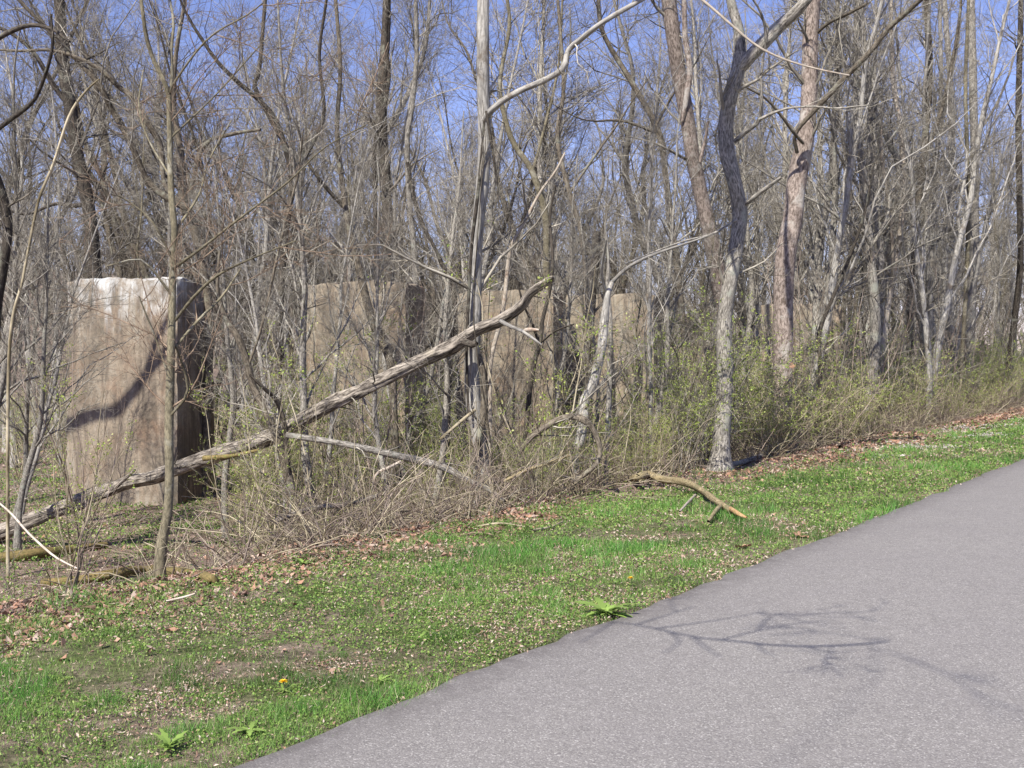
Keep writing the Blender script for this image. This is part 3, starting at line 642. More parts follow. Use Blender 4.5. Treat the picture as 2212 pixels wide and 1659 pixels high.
# --- smaller traced trees: name, label, depth, stem, limbs, bark
TR = [
 ('curved_stem', 'short curved smooth grey stem standing in front of a pier, right of the grey trunk', (14.0, 14.3), [(1240, 985, 20), (1252, 953, 21), (1260, 903, 22), (1262, 868, 22), (1282, 825, 21), (1299, 753, 21), (1304, 703, 21), (1312, 640, 13), (1322, 610, 10)], [[(1318, 614, 9), (1354, 580, 8), (1404, 553, 7), (1470, 530, 5), (1530, 510, 4)], [(1312, 640, 8), (1300, 590, 6), (1310, 520, 4)]], 'greywood', .5),
 ('shredded_stem', 'pale shredded bark stem just right of the short curved grey stem', (14.8, 14.8), [(1310, 1020, 12), (1314, 920, 13), (1317, 800, 12), (1318, 703, 11), (1313, 620, 10), (1314, 553, 6), (1306, 480, 3)], [], 'grey', 1.),
 ('dark_crooked_sapling', 'thin dark crooked sapling between the grey trunk and the short curved stem', (14.5, 14.5), [(1128, 975, 10), (1134, 950, 11), (1140, 886, 11), (1150, 803, 11), (1167, 736, 10), (1172, 690, 9), (1187, 630, 8), (1194, 560, 7), (1188, 470, 6), (1200, 400, 5)], [[(1165, 745, 7), (1150, 700, 6), (1130, 655, 5), (1115, 600, 4)], [(1168, 740, 5), (1200, 715, 4), (1240, 700, 3)]], 'dark', 1.),
 ('barkless_stem', 'tan barkless stem just right of the grey trunk', (15.2, 15.2), [(1060, 1000, 8), (1058, 836, 9), (1062, 770, 10), (1086, 670, 10), (1100, 553, 9), (1110, 520, 8), (1134, 477, 7), (1166, 417, 6), (1200, 370, 5), (1220, 330, 4)], [], 'pale', .6),
 ('slanting_sapling', 'brown slanting sapling crossing behind the fallen trunk, left of the middle', (13.9, 13.9), [(632, 1085, 17), (617, 1003, 18), (600, 953, 18), (573, 886, 17), (547, 836, 16), (533, 780, 15), (513, 726, 15), (487, 686, 12), (470, 620, 8), (475, 540, 6)], [[(622, 1040, 12), (617, 936, 12), (600, 870, 11), (567, 836, 8), (540, 810, 5)], [(533, 800, 6), (567, 700, 6), (600, 550, 6), (630, 430, 5), (645, 370, 4), (655, 280, 3)]], 'brown', 1.),
 ('leaning_tree', 'grey brown tree leaning left over the second pier', (17.4, 17.8), [(858, 1030, 18), (850, 886, 17), (844, 786, 18), (804, 693, 18), (777, 586, 17), (755, 500, 14), (740, 400, 12), (728, 280, 10), (735, 150, 9), (725, 0, 8)], [[(745, 450, 9), (700, 400, 8), (660, 340, 7), (640, 260, 5)]], 'brown', 1.),
 ('black_trunk', 'narrow blackish trunk just left of the grey trunk', (16.5, 16.5), [(965, 1000, 13), (968, 853, 13), (974, 736, 13), (982, 640, 11), (960, 580, 10), (930, 520, 9), (900, 450, 8), (880, 350, 7)], [], 'dark', .8),
 ('black_trunk', 'thick blackish broken trunk behind the short curved grey stem', (21.0, 21.0), [(1268, 950, 24), (1270, 760, 24), (1277, 653, 22), (1285, 553, 22), (1290, 500, 16)], [], 'dark', .5),
 ('double_stem_tree', 'dark ivy coloured trunk rising from behind the second pier', (25., 25.), [(842, 800, 26), (840, 600, 25), (836, 440, 23), (826, 280, 22), (824, 200, 22), (832, 100, 20), (836, 0, 18)], [[(812, 560, 9), (810, 433, 10), (810, 305, 10), (824, 267, 9), (840, 167, 9), (834, 100, 8), (838, 0, 8)]], 'dark', 1.1),
 ('slender_tree', 'slender grey tree just right of the dark trunk over the second pier', (24., 24.), [(905, 800, 13), (896, 560, 13), (884, 433, 12), (880, 300, 12), (890, 233, 11), (900, 117, 10), (898, 0, 9)], [], 'grey', 1.1),
 ('slender_tree', 'olive grey tree curving up to the left just right of the grey trunk', (23., 23.), [(1182, 800, 15), (1180, 560, 15), (1178, 467, 15), (1150, 372, 14), (1114, 317, 13), (1094, 267, 12), (1080, 180, 9), (1100, 60, 8), (1095, -10, 7)], [[(1150, 372, 7), (1170, 300, 7), (1205, 150, 6), (1215, 0, 5)]], 'olive', 1.1),
 ('slender_tree', 'thin tree leaning left under the long pale limb', (22., 22.), [(1275, 800, 10), (1260, 533, 11), (1230, 417, 11), (1204, 300, 10), (1217, 200, 9), (1212, 90, 8), (1205, 0, 7)], [[(1230, 417, 6), (1290, 330, 5), (1340, 260, 4)]], 'brown', 1.),
 ('slender_tree', 'tree leaning up left between the long pale limb and the reddish leaning trunk', (23., 23.), [(1478, 760, 14), (1465, 600, 14), (1440, 400, 14), (1424, 290, 14), (1370, 187, 12), (1317, 100, 10), (1297, 50, 9), (1292, -20, 8)], [[(1415, 275, 6), (1450, 210, 5), (1470, 180, 4)], [(1424, 290, 7), (1360, 265, 6), (1320, 260, 5), (1290, 262, 4)]], 'brown', 1.1),
 ('dark_trunk_tree', 'dark trunk rising behind the top of the left pier', (24., 24.), [(215, 800, 30), (205, 590, 28), (190, 440, 27), (167, 333, 27), (157, 267, 26), (147, 200, 26), (136, 133, 24), (130, 33, 22), (126, -20, 20)], [[(150, 230, 12), (113, 180, 12), (70, 110, 10), (20, 70, 8), (-30, 50, 7)], [(190, 440, 14), (150, 445, 10), (120, 440, 8), (60, 462, 6), (20, 455, 5)]], 'dark', 1.1),
 ('overhanging_tree', 'tree with a big crooked limb sweeping from mid left up to the top left corner', (20., 19.), [(452, 700, 18), (440, 590, 18), (413, 470, 20), (400, 447, 24), (385, 300, 16), (375, 230, 12), (380, 120, 9), (400, 0, 8)], [[(405, 450, 20), (350, 420, 16), (317, 387, 15), (300, 350, 14), (273, 293, 14), (247, 247, 14), (227, 207, 14), (207, 173, 13), (160, 123, 12), (100, 60, 10), (50, 10, 9)], [(400, 447, 12), (357, 400, 11), (347, 317, 14), (320, 267, 15), (283, 207, 14), (260, 190, 12), (200, 140, 9), (120, 110, 7), (40, 110, 6)], [(410, 420, 11), (440, 317, 10), (500, 290, 9), (563, 280, 6)]], 'brown', 1.),
 ('forked_tree', 'tree with two dark limbs meeting in a vee above the middle of the fallen trunk', (17.5, 17.), [(600, 1000, 16), (604, 700, 16), (615, 520, 15), (632, 400, 15), (633, 367, 14), (623, 327, 12), (583, 253, 11), (550, 187, 10), (560, 150, 9), (573, 0, 8)], [[(633, 380, 12), (600, 270, 12), (567, 223, 11), (517, 180, 11), (467, 130, 9), (420, 60, 7)], [(636, 380, 10), (680, 300, 9), (700, 240, 8), (690, 120, 7), (705, 0, 6)]], 'dark', 1.1),
 ('white_stem', 'pale whitish leaning stem left of the dark trunk at far left', (12.5, 12.), [(20, 760, 7), (50, 600, 6), (80, 447, 6), (100, 390, 6), (117, 350, 6), (150, 250, 6), (183, 200, 5), (215, 170, 3)], [], 'tan', .8),
 ('crooked_tree', 'dark crooked tree at the left edge, its trunk bulging into view', (13.4, 13.4), [(-28, 1000, 30), (-14, 700, 28), (4, 590, 22), (14, 530, 20), (16, 483, 20), (4, 420, 20), (-18, 350, 20), (-40, 200, 20), (-60, 0, 18)], [[(-30, 300, 9), (20, 260, 10), (60, 230, 9), (83, 200, 8), (112, 110, 7), (110, 30, 6)], [(-50, 120, 10), (0, 80, 11), (60, 55, 10), (110, 62, 8), (150, 90, 6)]], 'dark', .8),
 ('slender_tree', 'pale green grey tree right of the thick reddish trunk near the top', (27., 27.), [(1892, 870, 15), (1905, 600, 16), (1895, 470, 16), (1880, 383, 15), (1878, 233, 15), (1872, 167, 14), (1862, 50, 13), (1858, -10, 12)], [[(1905, 560, 12), (1942, 383, 13), (1918, 300, 13), (1875, 227, 12), (1835, 167, 10), (1815, 100, 8), (1810, 0, 7)]], 'grey', 1.),
 ('bare_tree', 'peeling pale trunk at the leaf strewn edge, right of the thick reddish trunk', (27., 27.), [(1905, 905, 15), (1902, 853, 15), (1905, 753, 14), (1928, 600, 12), (1950, 450, 11), (1948, 300, 11), (1930, 180, 10), (1925, 50, 9)], [[(1930, 600, 8), (1925, 480, 7), (1905, 340, 6)]], 'pale', .9),
 ('straight_tree', 'straight grey trunk, second from the right edge', (35., 35.), [(2093, 868, 22), (2095, 753, 20), (2098, 653, 19), (2105, 550, 18), (2105, 333, 17), (2102, 200, 17), (2098, 0, 15)], [[(2104, 300, 6), (2150, 230, 6), (2180, 160, 5)]], 'grey', .8),
 ('edge_tree', 'dark narrow trunk hard against the right edge', (36., 33.), [(2168, 858, 13), (2175, 820, 14), (2192, 686, 14), (2204, 570, 13), (2202, 400, 13), (2200, 233, 13), (2206, 0, 11)], [], 'dark', .8),
 ('straight_tree', 'slightly bowed grey trunk just left of the straight trunk near the right edge', (36., 36.), [(2070, 862, 18), (2058, 753, 17), (2048, 653, 16), (2052, 550, 15), (2055, 350, 14), (2054, 200, 12), (2040, 0, 10)], [], 'grey', .8),
 ('straight_tree', 'grey brown trunk leaning slightly left, left of the slightly bowed trunk', (30., 30.), [(1968, 880, 15), (1966, 700, 15), (1972, 550, 14), (1995, 333, 14), (2008, 167, 14), (2003, 40, 13), (2000, -10, 12)], [[(1990, 360, 8), (2030, 250, 8), (2060, 120, 7), (2075, 20, 6)]], 'brown', .8),
 ('straight_tree', 'thin trunk leaning steeply left at its foot beside the slightly bowed trunk', (34., 34.), [(2046, 868, 12), (2022, 753, 12), (2010, 640, 11), (2020, 400, 10), (2032, 200, 9), (2030, 0, 8)], [], 'greywood', .9),
 ('lichen_pole_tree', 'thin yellowish stem touching the straight trunk near the right edge', (29., 29.), [(2075, 850, 8), (2088, 600, 9), (2092, 433, 9), (2088, 300, 8), (2086, 167, 8), (2092, 0, 6)], [], 'olive', .6),
 ('bare_tree', 'dark sapling slanting up right in the brush right of the thick reddish trunk', (21., 21.), [(1768, 960, 10), (1772, 800, 9), (1770, 720, 9), (1800, 640, 8), (1830, 570, 7), (1862, 480, 6), (1880, 400, 5)], [], 'dark', 1.),
]
for (nm, lb, dd, st, lbs, mt, dn) in TR:
    q = trace(st, dd, .05, down=True)
    if st[-1][1] < 60: q = extend(q, 4 if dd[0] > 15 else 2, wob=.07)
    ls_ = [trace(l, (dd[1], dd[1] - .6), .08) for l in lbs]
    ls_ = [extend(l, 1.5) if l[-1, 2] > 6 else l for l in ls_]
    stems_tree(nm, lb, q, ls_, mt, 'twigb' if mt == 'dark' else 'twig', t0=.2, dens=dn, maxlen=1.2 if dd[0] < 16 else 1.9, sides=10)

# --- trees just outside the left of the frame whose limbs shade the left pier and the path
def outside_tree(base, h, label, limbs, rad=.17):
    b = np.array([base[0], base[1], Hs(*base)])
    t = resample(np.array([[b[0], b[1], b[2] - .2, rad * 1.4], [b[0], b[1], b[2] + 1, rad * 1.05], [b[0] + .1, b[1] + .1, b[2] + h * .5, rad * .8], [b[0] - .1, b[1] + .2, b[2] + h, rad * .4]]), 50)
    stems_tree('roadside_tree', label, t, limbs, 'dark', 'twigb', t0=.6, dens=.07, maxlen=1.2)
pl = []
for x, y in [(100, 890), (130, 881), (185, 872), (240, 874), (275, 850), (320, 805), (372, 762), (440, 690), (480, 600)]:
    pl.append(np.r_[P(x, y, 19.3 - .0002 * (x - 130)) + SD * 9.5, .085])
pl = [np.r_[-12.1, 13.3, 7.0, .12]] + pl
l1 = resample(np.array(pl), 60); l1[:, 3] = np.linspace(.11, .05, 60)
k = 34; l1b = resample(np.array([l1[k], l1[k] + [.1, -.2, .8, -.02], l1[k] + [.5, -.3, 1.6, -.03], l1[k] + [.6, -.3, 2.6, -.05]]), 20)
outside_tree((-12.4, 13.2), 11, 'tall dark tree standing outside the picture beyond the left edge', [l1, l1b])
pl = []
for x, y in [(1270, 1345), (1350, 1352), (1430, 1368), (1500, 1385), (1600, 1396), (1700, 1406), (1800, 1406), (1915, 1398)]:
    a = (px := x, py := y); dd = CAMZ * F / (y - 760.0); pl.append(np.r_[P(x, y, dd) + SD * 5.5, .02])
pl = pl + [np.r_[-.4, 1.2, 5.6, .02], np.r_[-3.0, -4.0, 10.4, .03], np.r_[-6.0, -8.0, 10.5, .05]]
l2 = resample(np.array(pl), 90); k = int(np.argmin(np.linalg.norm(l2[:, :3] - (P(1915, 1398, CAMZ * F / 638) + SD * 5.5), axis=1)))
l2[:, 3] = np.interp(np.arange(90), [0, k * .6, k * .85, k + 3, 89], [.005, .010, .012, .0025, .002])
subs = []
for ln in [[(1420, 1366), (1500, 1355), (1570, 1345), (1640, 1332)], [(1560, 1392), (1640, 1372), (1710, 1358), (1790, 1350)], [(1500, 1385), (1530, 1410), (1560, 1430)], [(1640, 1400), (1650, 1416), (1680, 1428)], [(1380, 1356), (1430, 1340), (1500, 1318)],
           [(1330, 1350), (1290, 1375), (1260, 1395)], [(1740, 1406), (1800, 1420), (1850, 1416)], [(1450, 1372), (1470, 1395), (1440, 1420)], [(1640, 1372), (1660, 1345), (1700, 1330)]]:
    q_ = []
    for a_, b_ in ln: q_.append(np.r_[P(a_, b_, CAMZ * F / (b_ - 760.0)) + SD * 5.5, .009])
    q_ = resample(np.array(q_), 20); q_[:, 3] = np.linspace(.008, .003, 20); subs.append(q_)
outside_tree((-6.0, -8.0), 12, 'bare tree standing behind the picture beside the path at left', [l2[::-1]] + subs, rad=.12)

# ------------------------------------------------------------------ prototype woodland trees (copied)
def proto_tree(h, r0, stems, mat, tmat, seed, crown0=.2, spread=.55, l1n=20, fine=1., wb=.16):
    global R
    R = np.random.default_rng(seed)
    root = empty('bare_tree', (0, 0, 0), '', 'tree')
    tr = Tubes(); cr = Tubes(); base = []
    for k in range(stems):
        d = unit(np.array([R.normal() * (.05 if stems == 1 else .3), R.normal() * (.05 if stems == 1 else .3), 1.]))
        hh = h * (1 if k == 0 else R.uniform(.6, .95)); n = 14; p = np.array([R.normal() * .05 * (k > 0), R.normal() * .05 * (k > 0), -.3]); q = [[*p, r0 * 1.35]]
        for j in range(n):
            d = unit(d + R.normal(size=3) * np.array([wb, wb, .02]) + np.array([0, 0, .09])); p = p + d * (hh + .3) / n
            q.append([*p, r0 * (1 - .85 * (j + 1) / n) * (1 if k == 0 else .75)])
        base.append(resample(np.array(q), 36))
    b = np.array(base); tr.add(b[:, :, :3], b[:, :, 3], 9, .12, seed)
    P0 = (b[:, :, :3], b[:, :, 3])
    a = grow(P0, l1n * .85 / stems, crown0, spread, h * .28, .55, 9, .20, .15, .01, .25, ltaper=.45, rabs=.07)
    tr.add(*a, 6)
    c1 = grow(a, 8, .12, .7, h * .10, .6, 5, .22, .10, .006, ltaper=.5); tr.add(*c1, 4)
    c0 = grow(P0, l1n * 1.2 / stems, crown0 * .6, .9, h * .07, .3, 5, .16, .1, .006, rabs=.02); cr.add(*c0, 4)
    allp = (np.concatenate([c1[0], c0[0]]), np.concatenate([c1[1], c0[1]]))
    c2 = grow(allp, 4.3 * fine, .1, .65, h * .045, .65, 4, .18, .06, .0045, ltaper=.4); cr.add(*c2, 3)
    c3 = grow(c2, 2.4 * fine, .1, .6, h * .022, .7, 3, .15, .04, .0036, ltaper=.4); cr.add(*c3, 3)
    tr.build('trunk', M[mat], root); cr.build('crown', M[tmat], root)
    return root

protos = []
specs = [(15, .14, 1, 'grey', 'twig', .22, .55, 22), (17, .17, 1, 'brown', 'twigb', .2, .6, 24), (13, .10, 1, 'greywood', 'twig', .18, .45, 20), (12, .11, 2, 'dark', 'twigb', .16, .6, 24),
         (16, .19, 1, 'grey', 'twig', .3, .65, 22), (14, .13, 3, 'brown', 'twig', .2, .5, 27), (11, .08, 1, 'olive', 'twigb', .12, .5, 18), (18, .15, 1, 'dark', 'twigb', .28, .5, 24)]
for k, s in enumerate(specs):
    protos.append(proto_tree(s[0], s[1], s[2], s[3], s[4], 100 + k, s[5], s[6], s[7], 1., .07 if k in (0, 2, 6) else .16))
KIND = ['tall grey tree', 'tall brown tree', 'slim pale grey tree', 'twin stemmed dark tree', 'stout grey tree', 'many stemmed brown tree', 'short olive tree', 'tall dark tree']

def copy_tree(o, parent=None):
    c = o.copy(); C.objects.link(c)
    if parent: c.parent = parent
    for ch in o.children: copy_tree(ch, c)
    return c
used = set()
def place(o, x, y, z, rz, s, label, group, leanx=0, leany=0):
    r = o if id(o) not in used else copy_tree(o)
    used.add(id(o)); r.location = (x, y, z); r.rotation_euler = (leanx, leany, rz); r.scale = (s, s, s)
    r['label'] = label; r['group'] = group
    return r

def in_way(px, y): return y < 21 and (abs(px - 1040) < 26 or abs(px - 1567) < 26 or abs(px - 1500) < 44 or abs(px - 1715) < 44)
def region(x, y):
    px = CX + F * x / y
    dd = 'beyond the piers' if y < 33 else ('well back' if y < 55 else 'deep in the wood')
    side = 'at the far left' if px < 430 else 'left of the middle' if px < 900 else 'in the middle' if px < 1350 else 'right of the middle' if px < 1800 else 'at the far right'
    return dd, side
R = np.random.default_rng(5)
placed = []
heroes = [(o.location.x, o.location.y) for o in C.objects if o.type == 'EMPTY' and o.get('category') == 'tree']
tries = 0
NT = 150
while len(placed) < NT and tries < 20000:
    tries += 1
    y = 20 + 62 * R.random() ** .75; th = R.uniform(-.56, .56); x = y * th
    u, v = uv_of(x, y)
    if v < 5.6 or v > 36.5: continue
    if y < 30 and x / y < -.2: continue
    if y < 24 and abs(x / y) < .32: continue
    if min(math.hypot(x - p[0], y - p[1]) for p in PIERS) < 2.0: continue
    if placed and min(math.hypot(x - p[0], y - p[1]) for p in placed) < 1.3: continue
    if min(math.hypot(x - p[0], y - p[1]) for p in heroes) < 1.0: continue
    placed.append((x, y))
NT += 42
while len(placed) < NT:
    y = R.uniform(23, 62); x = y * (R.uniform(1480, 2330) - CX) / F; u, v = uv_of(x, y)
    if v < 4.3 or v > 13 or min(math.hypot(x - p[0], y - p[1]) for p in PIERS) < 2.0 or min(math.hypot(x - p[0], y - p[1]) for p in placed + heroes) < .8: continue
    placed.append((x, y))
NT += 30; tries = 0
while len(placed) < NT and tries < 9000:
    tries += 1; y = R.uniform(26, 52); x = y * (R.uniform(-120, 720) - CX) / F; u, v = uv_of(x, y)
    if v > 36.5 or min(math.hypot(x - p[0], y - p[1]) for p in PIERS) < 2.0 or min(math.hypot(x - p[0], y - p[1]) for p in placed + heroes) < .9: continue
    placed.append((x, y))
placed.sort(key=lambda p: p[1])
for i, (x, y) in enumerate(placed):
    k = int(R.choice([0, 2, 6, 2])) if (y < 31 or uv_of(x, y)[1] < 13) and R.random() < .9 else int(R.integers(0, 8)); dd, side = region(x, y)
    place(protos[k], x, y, Hs(x, y), R.random() * 6.28, R.uniform(.75, 1.15), f'bare {KIND[k]} {dd}, {side}', f'{KIND[k]}s {dd} {side}', R.normal() * .05, R.normal() * .05)
R = np.random.default_rng(15)
yt = []; tries = 0
while len(yt) < 21 and tries < 9000:
    tries += 1; left = len(yt) >= 16
    y = R.uniform(11.5, 18.2) if left else R.uniform(14.2, 19); px = R.uniform(-40, 430) if left else R.uniform(440, 1480); x = y * (px - CX) / F; u, v = uv_of(x, y)
    if 70 < px < 440 or in_way(px, y): continue
    if v < 4.2 or min(math.hypot(x - p[0], y - p[1]) for p in PIERS) < 1.5 or min(math.hypot(x - p[0], y - p[1]) for p in yt + heroes) < .7: continue
    yt.append((x, y))
for x, y in yt:
    k = int(R.choice([0, 2, 6])); px = CX + F * x / y
    side = 'before the left pier' if px < 430 else 'before the second pier' if px < 930 else 'around the grey trunk' if px < 1230 else 'before the short curved stem'
    yk = {0: 'grey', 2: 'pale', 6: 'olive'}[k]
    r = place(protos[k], x, y, Hs(x, y), R.random() * 6.28, R.uniform(.34, .5), f'slight young {yk} tree {side}', f'young {yk} trees {side}', R.normal() * .1, R.normal() * .1)
    r.name = 'young_tree'
for k, pr in enumerate(protos):
    if id(pr) not in used: place(pr, -3 + 3 * k, 60, Hs(-3 + 3 * k, 60), 1, 1, f'bare {KIND[k]} deep in the wood, in the middle', 'spare')

# saplings
def proto_sapling(h, n, mat, seed, buds=0):
    global R
    R = np.random.default_rng(seed)
    root = empty('sapling', (0, 0, 0), '', 'sapling'); st = Tubes(); q = []
    for k in range(n):
        d = unit(np.array([R.normal() * .22, R.normal() * .22, 1.])); p = np.array([R.normal() * .08, R.normal() * .08, -.15]); rr = R.uniform(.010, .022); hh = h * R.uniform(.6, 1.); row = [[*p, rr]]
        for j in range(10):
            d = unit(d + R.normal(size=3) * .08 + np.array([0, 0, .03])); p = p + d * hh / 10; row.append([*p, rr * (1 - .8 * (j + 1) / 10)])
        q.append(row)
    q = np.array(q); P0 = (q[:, :, :3], q[:, :, 3]); st.add(*P0, 6)
    a = grow(P0, 8, .12, .65, h * .22, .6, 6, .14, .1, .0045, rabs=.009); st.add(*a, 4)
    b = grow(a, 5, .1, .7, h * .08, .7, 4, .18, .05, .003); c = grow(b, 2, .1, .7, h * .04, .7, 3, .18, .05, .0025)
    tw = Tubes(); tw.add(*b, 3); tw.add(*c, 3)
    st.build('stem', M[mat], root); tw.build('crown', M['tan' if mat in ('tan', 'pale') else 'twig'], root)
    if buds:
        V, f, cl = leaves_on(b, buds, .020, BUD); mkobj('foliage', V, f, M['leaf'], root, col=cl)
    return root
saps = [proto_sapling(5.5, 2, 'twig', 200), proto_sapling(4.2, 4, 'tan', 201, 900), proto_sapling(6.5, 1, 'brown', 202), proto_sapling(4.6, 5, 'bramble', 203)]
SK = ['grey sapling', 'tan budding sapling', 'tall brown sapling', 'reddish sapling']
R = np.random.default_rng(8)
sp = []
tries = 0
while len(sp) < 155 and tries < 20000:
    tries += 1
    y = 12 + 36 * R.random(); x = y * R.uniform(-.52, .56); u, v = uv_of(x, y)
    if v < 4.0 or v > 30: continue
    if y < 19.5 and x / y < -.22: continue
    if y < 13 and R.random() < .5 or in_way(CX + F * x / y, y): continue
    if min(math.hypot(x - p[0], y - p[1]) for p in PIERS) < 1.5: continue
    if sp and min(math.hypot(x - p[0], y - p[1]) for p in sp) < .8: continue
    sp.append((x, y))
k0 = len(sp)
while len(sp) < k0 + 45:
    y = R.uniform(15, 42); x = y * (R.uniform(1500, 2300) - CX) / F; u, v = uv_of(x, y)
    if 3.7 < v < 7.5 and not in_way(CX + F * x / y, y) and min(math.hypot(x - p[0], y - p[1]) for p in sp) > .5: sp.append((x, y))
k1 = len(sp)
while len(sp) < k1 + 5:
    y = R.uniform(8.8, 17.5); x = y * (R.uniform(-60, 620) - CX) / F; u, v = uv_of(x, y)
    if 3.9 < v < 12 and min(math.hypot(x - p[0], y - p[1]) for p in sp) > .6: sp.append((x, y))
for x, y in sp:
    k = int(R.integers(0, 4)); px = CX + F * x / y
    dd = 'before the piers' if y < 20 else 'among the piers' if y < 30 else 'farther back'
    side = 'at left' if px < 740 else 'near the middle' if px < 1475 else 'at right'
    place(saps[k], x, y, Hs(x, y), R.random() * 6.28, R.uniform(.7, 1.1) * (.7 if y < 17 and px < 640 else 1), f'thin {SK[k]} {dd}, {side}', f'{SK[k]}s {dd}, {side}', R.normal() * .06, R.normal() * .06)

# ------------------------------------------------------------------ shrubs
def proto_shrub(h, n, spread, mat, seed, buds, droop=-.05, side=8):
    global R
    R = np.random.default_rng(seed)
    root = empty('shrub', (0, 0, 0), '', 'shrub'); q = []
    for k in range(n):
        az = R.random() * 6.28; s = spread * R.uniform(.2, 1.3); d = unit(np.array([math.cos(az) * s, math.sin(az) * s, 1.])); p = np.array([R.normal() * .14, R.normal() * .14, -.1]); rr = R.uniform(.005, .011); hh = h * R.uniform(.5, 1.15); row = [[*p, rr]]
        for j in range(9):
            d = unit(d + R.normal(size=3) * .10 + np.array([0, 0, droop])); p = p + d * hh / 9; row.append([*p, rr * (1 - .75 * (j + 1) / 9)])
        q.append(row)
    q = np.array(q); P0 = (q[:, :, :3], q[:, :, 3]); st = Tubes(); st.add(*P0, 5)
    a = grow(P0, side, .12, .7, h * .26, .7, 5, .16, .08, .0035, rabs=.006); st.add(*a, 3)
    b = grow(a, 5, .1, .75, h * .10, .7, 4, .18, .02, .0026); st.add(*b, 3)
    st.build('stems', M[mat], root)
    if buds:
        V, f, cl = leaves_on(b, buds, .015, BUD, t0=.6, spread=.010); mkobj('foliage', V, f, M['leaf'], root, col=cl)
    return root
shr = [proto_shrub(2.7, 20, .5, 'tan', 300, 8000, side=11), proto_shrub(2.2, 24, .65, 'tan', 301, 6000, side=10), proto_shrub(3.1, 18, .42, 'twig', 302, 8000, side=12), proto_shrub(1.5, 26, .75, 'bramble', 303, 500, -.1), proto_shrub(2.5, 22, .55, 'tan', 304, 3500, side=10)]
SN = ['tall budding green shrub', 'rounded budding shrub', 'tall green budded shrub', 'low reddish bramble clump', 'tan twiggy shrub']
R = np.random.default_rng(9)
cand = []
tries = 0
while len(cand) < 245 and tries < 30000:
    tries += 1
    u = R.uniform(2, 58) ** 1.0; v = 3.8 + (R.random() ** 1.4 * 9 if R.random() < .72 else R.uniform(6, 26)); x, y = xy_of(u, v)
    if y < 6: continue
    px = CX + F * x / y
    if px < 560 or px > 2400: continue
    if y < 13.0 and px < 1500 and v > 5.5 and R.random() < .5: continue
    if px < 700 and y < 17 and R.random() < .5: continue
    if 930 < px < 1470 and y < 22 and R.random() < .5: continue
    if y < 15 and min(math.hypot(x - q[0], y - q[1]) for q in yl[::10]) < .8: continue
    if px > 1560 and R.random() < .45: continue
    if min(math.hypot(x - p[0], y - p[1]) for p in PIERS) < 1.4: continue
    if y > 46 or (y > 22 and px < 640): continue
    if cand and min(math.hypot(x - p[0], y - p[1]) for p in cand) < .68: continue
    cand.append((x, y))
for x, y in cand:
    u, v = uv_of(x, y); px = CX + F * x / y
    near = px < 1150 and y < 14
    k = int(R.choice([3, 4, 1], p=[.45, .3, .25])) if near else int(R.choice([0, 1, 2, 3, 4], p=[.24, .22, .26, .06, .22]))
    dd = 'at the wood edge' if v < 5.5 else 'in front of the piers' if y < 20 else 'deeper in the thicket'
    side = 'left of the grey trunk' if px < 1020 else 'left of the crooked forked tree' if px < 1560 else 'right of the crooked forked tree' if px < 1900 else 'towards the right edge'
    sc = (R.uniform(.5, 1.08)) * (.72 if 930 < px < 1470 and y < 22 else 1) * (.55 if near else 1) * (.88 if px < 1500 and y < 16 else 1)
    place(shr[k], x, y, Hs(x, y), R.random() * 6.28, sc, f'{SN[k]} {dd}, {side}', f'{SN[k]}s {dd}, {side}')

# small shrubs left background near water
# ------------------------------------------------------------------ undergrowth (nobody could count it)
def undergrowth():
    global R
    R = np.random.default_rng(40)
    n = 12500; u = R.uniform(-4, 36, n); v = 3.5 + R.random(n) ** 1.5 * 6; x, y = xy_of(u, v); yx = np.array([[q[0], q[1]] for q in yl[::6]]); dlog = np.min(np.hypot(x[:, None] - yx[:, 0], y[:, None] - yx[:, 1]), axis=1)
    dens = fbm(x * .5, y * .5, 77)
    px = CX + F * x / np.maximum(y, .1)
    keep = (y > 5.5) & (px > -300) & (px < 2600) & (dens > .38) & (R.random(n) < np.where(px < 300, .12, np.where(px < 620, .45, 1))) & ~((px < 330) & (v > 6)) & (dlog > .45)
    x, y = x[keep], y[keep]; n = len(x)
    z = H(x, y) - .03
    az = R.random(n) * 6.28; tilt = R.uniform(.1, 1.3, n)
    d = np.stack([np.cos(az) * np.sin(tilt), np.sin(az) * np.sin(tilt), np.cos(tilt)], 1)
    L = R.uniform(.3, 1.35, n) * np.where(CX + F * x / y < 600, .7, 1); N = 7; q = np.zeros((n, N, 3)); q[:, 0] = np.stack([x, y, z], 1)
    for j in range(1, N):
        d = unit(d + R.normal(size=d.shape) * .14 + np.array([0, 0, -.09])); q[:, j] = q[:, j - 1] + d * (L / (N - 1))[:, None]
    q[:, :, 2] = np.maximum(q[:, :, 2], H(q[:, :, 0], q[:, :, 1]) - .02)
    r = R.uniform(.0025, .0075, n)[:, None] * np.linspace(1, .5, N)
    h = n // 2
    for nm, sl_, mt, lb in (('brambles', slice(0, h), 'bramble', 'tangle of bare reddish bramble canes along the wood edge'), ('dead_stalks', slice(h, n), 'tan', 'tangle of dry tan stalks along the wood edge')):
        tb = Tubes(); P0 = (q[sl_], r[sl_]); tb.add(*P0, 4)
        a = grow(P0, 2.5, .15, .8, .28, .7, 4, .2, .0, .0022); tb.add(*a, 3)
        tag(tb.build(nm, M[mt]), lb, 'undergrowth', kind='stuff')
undergrowth()

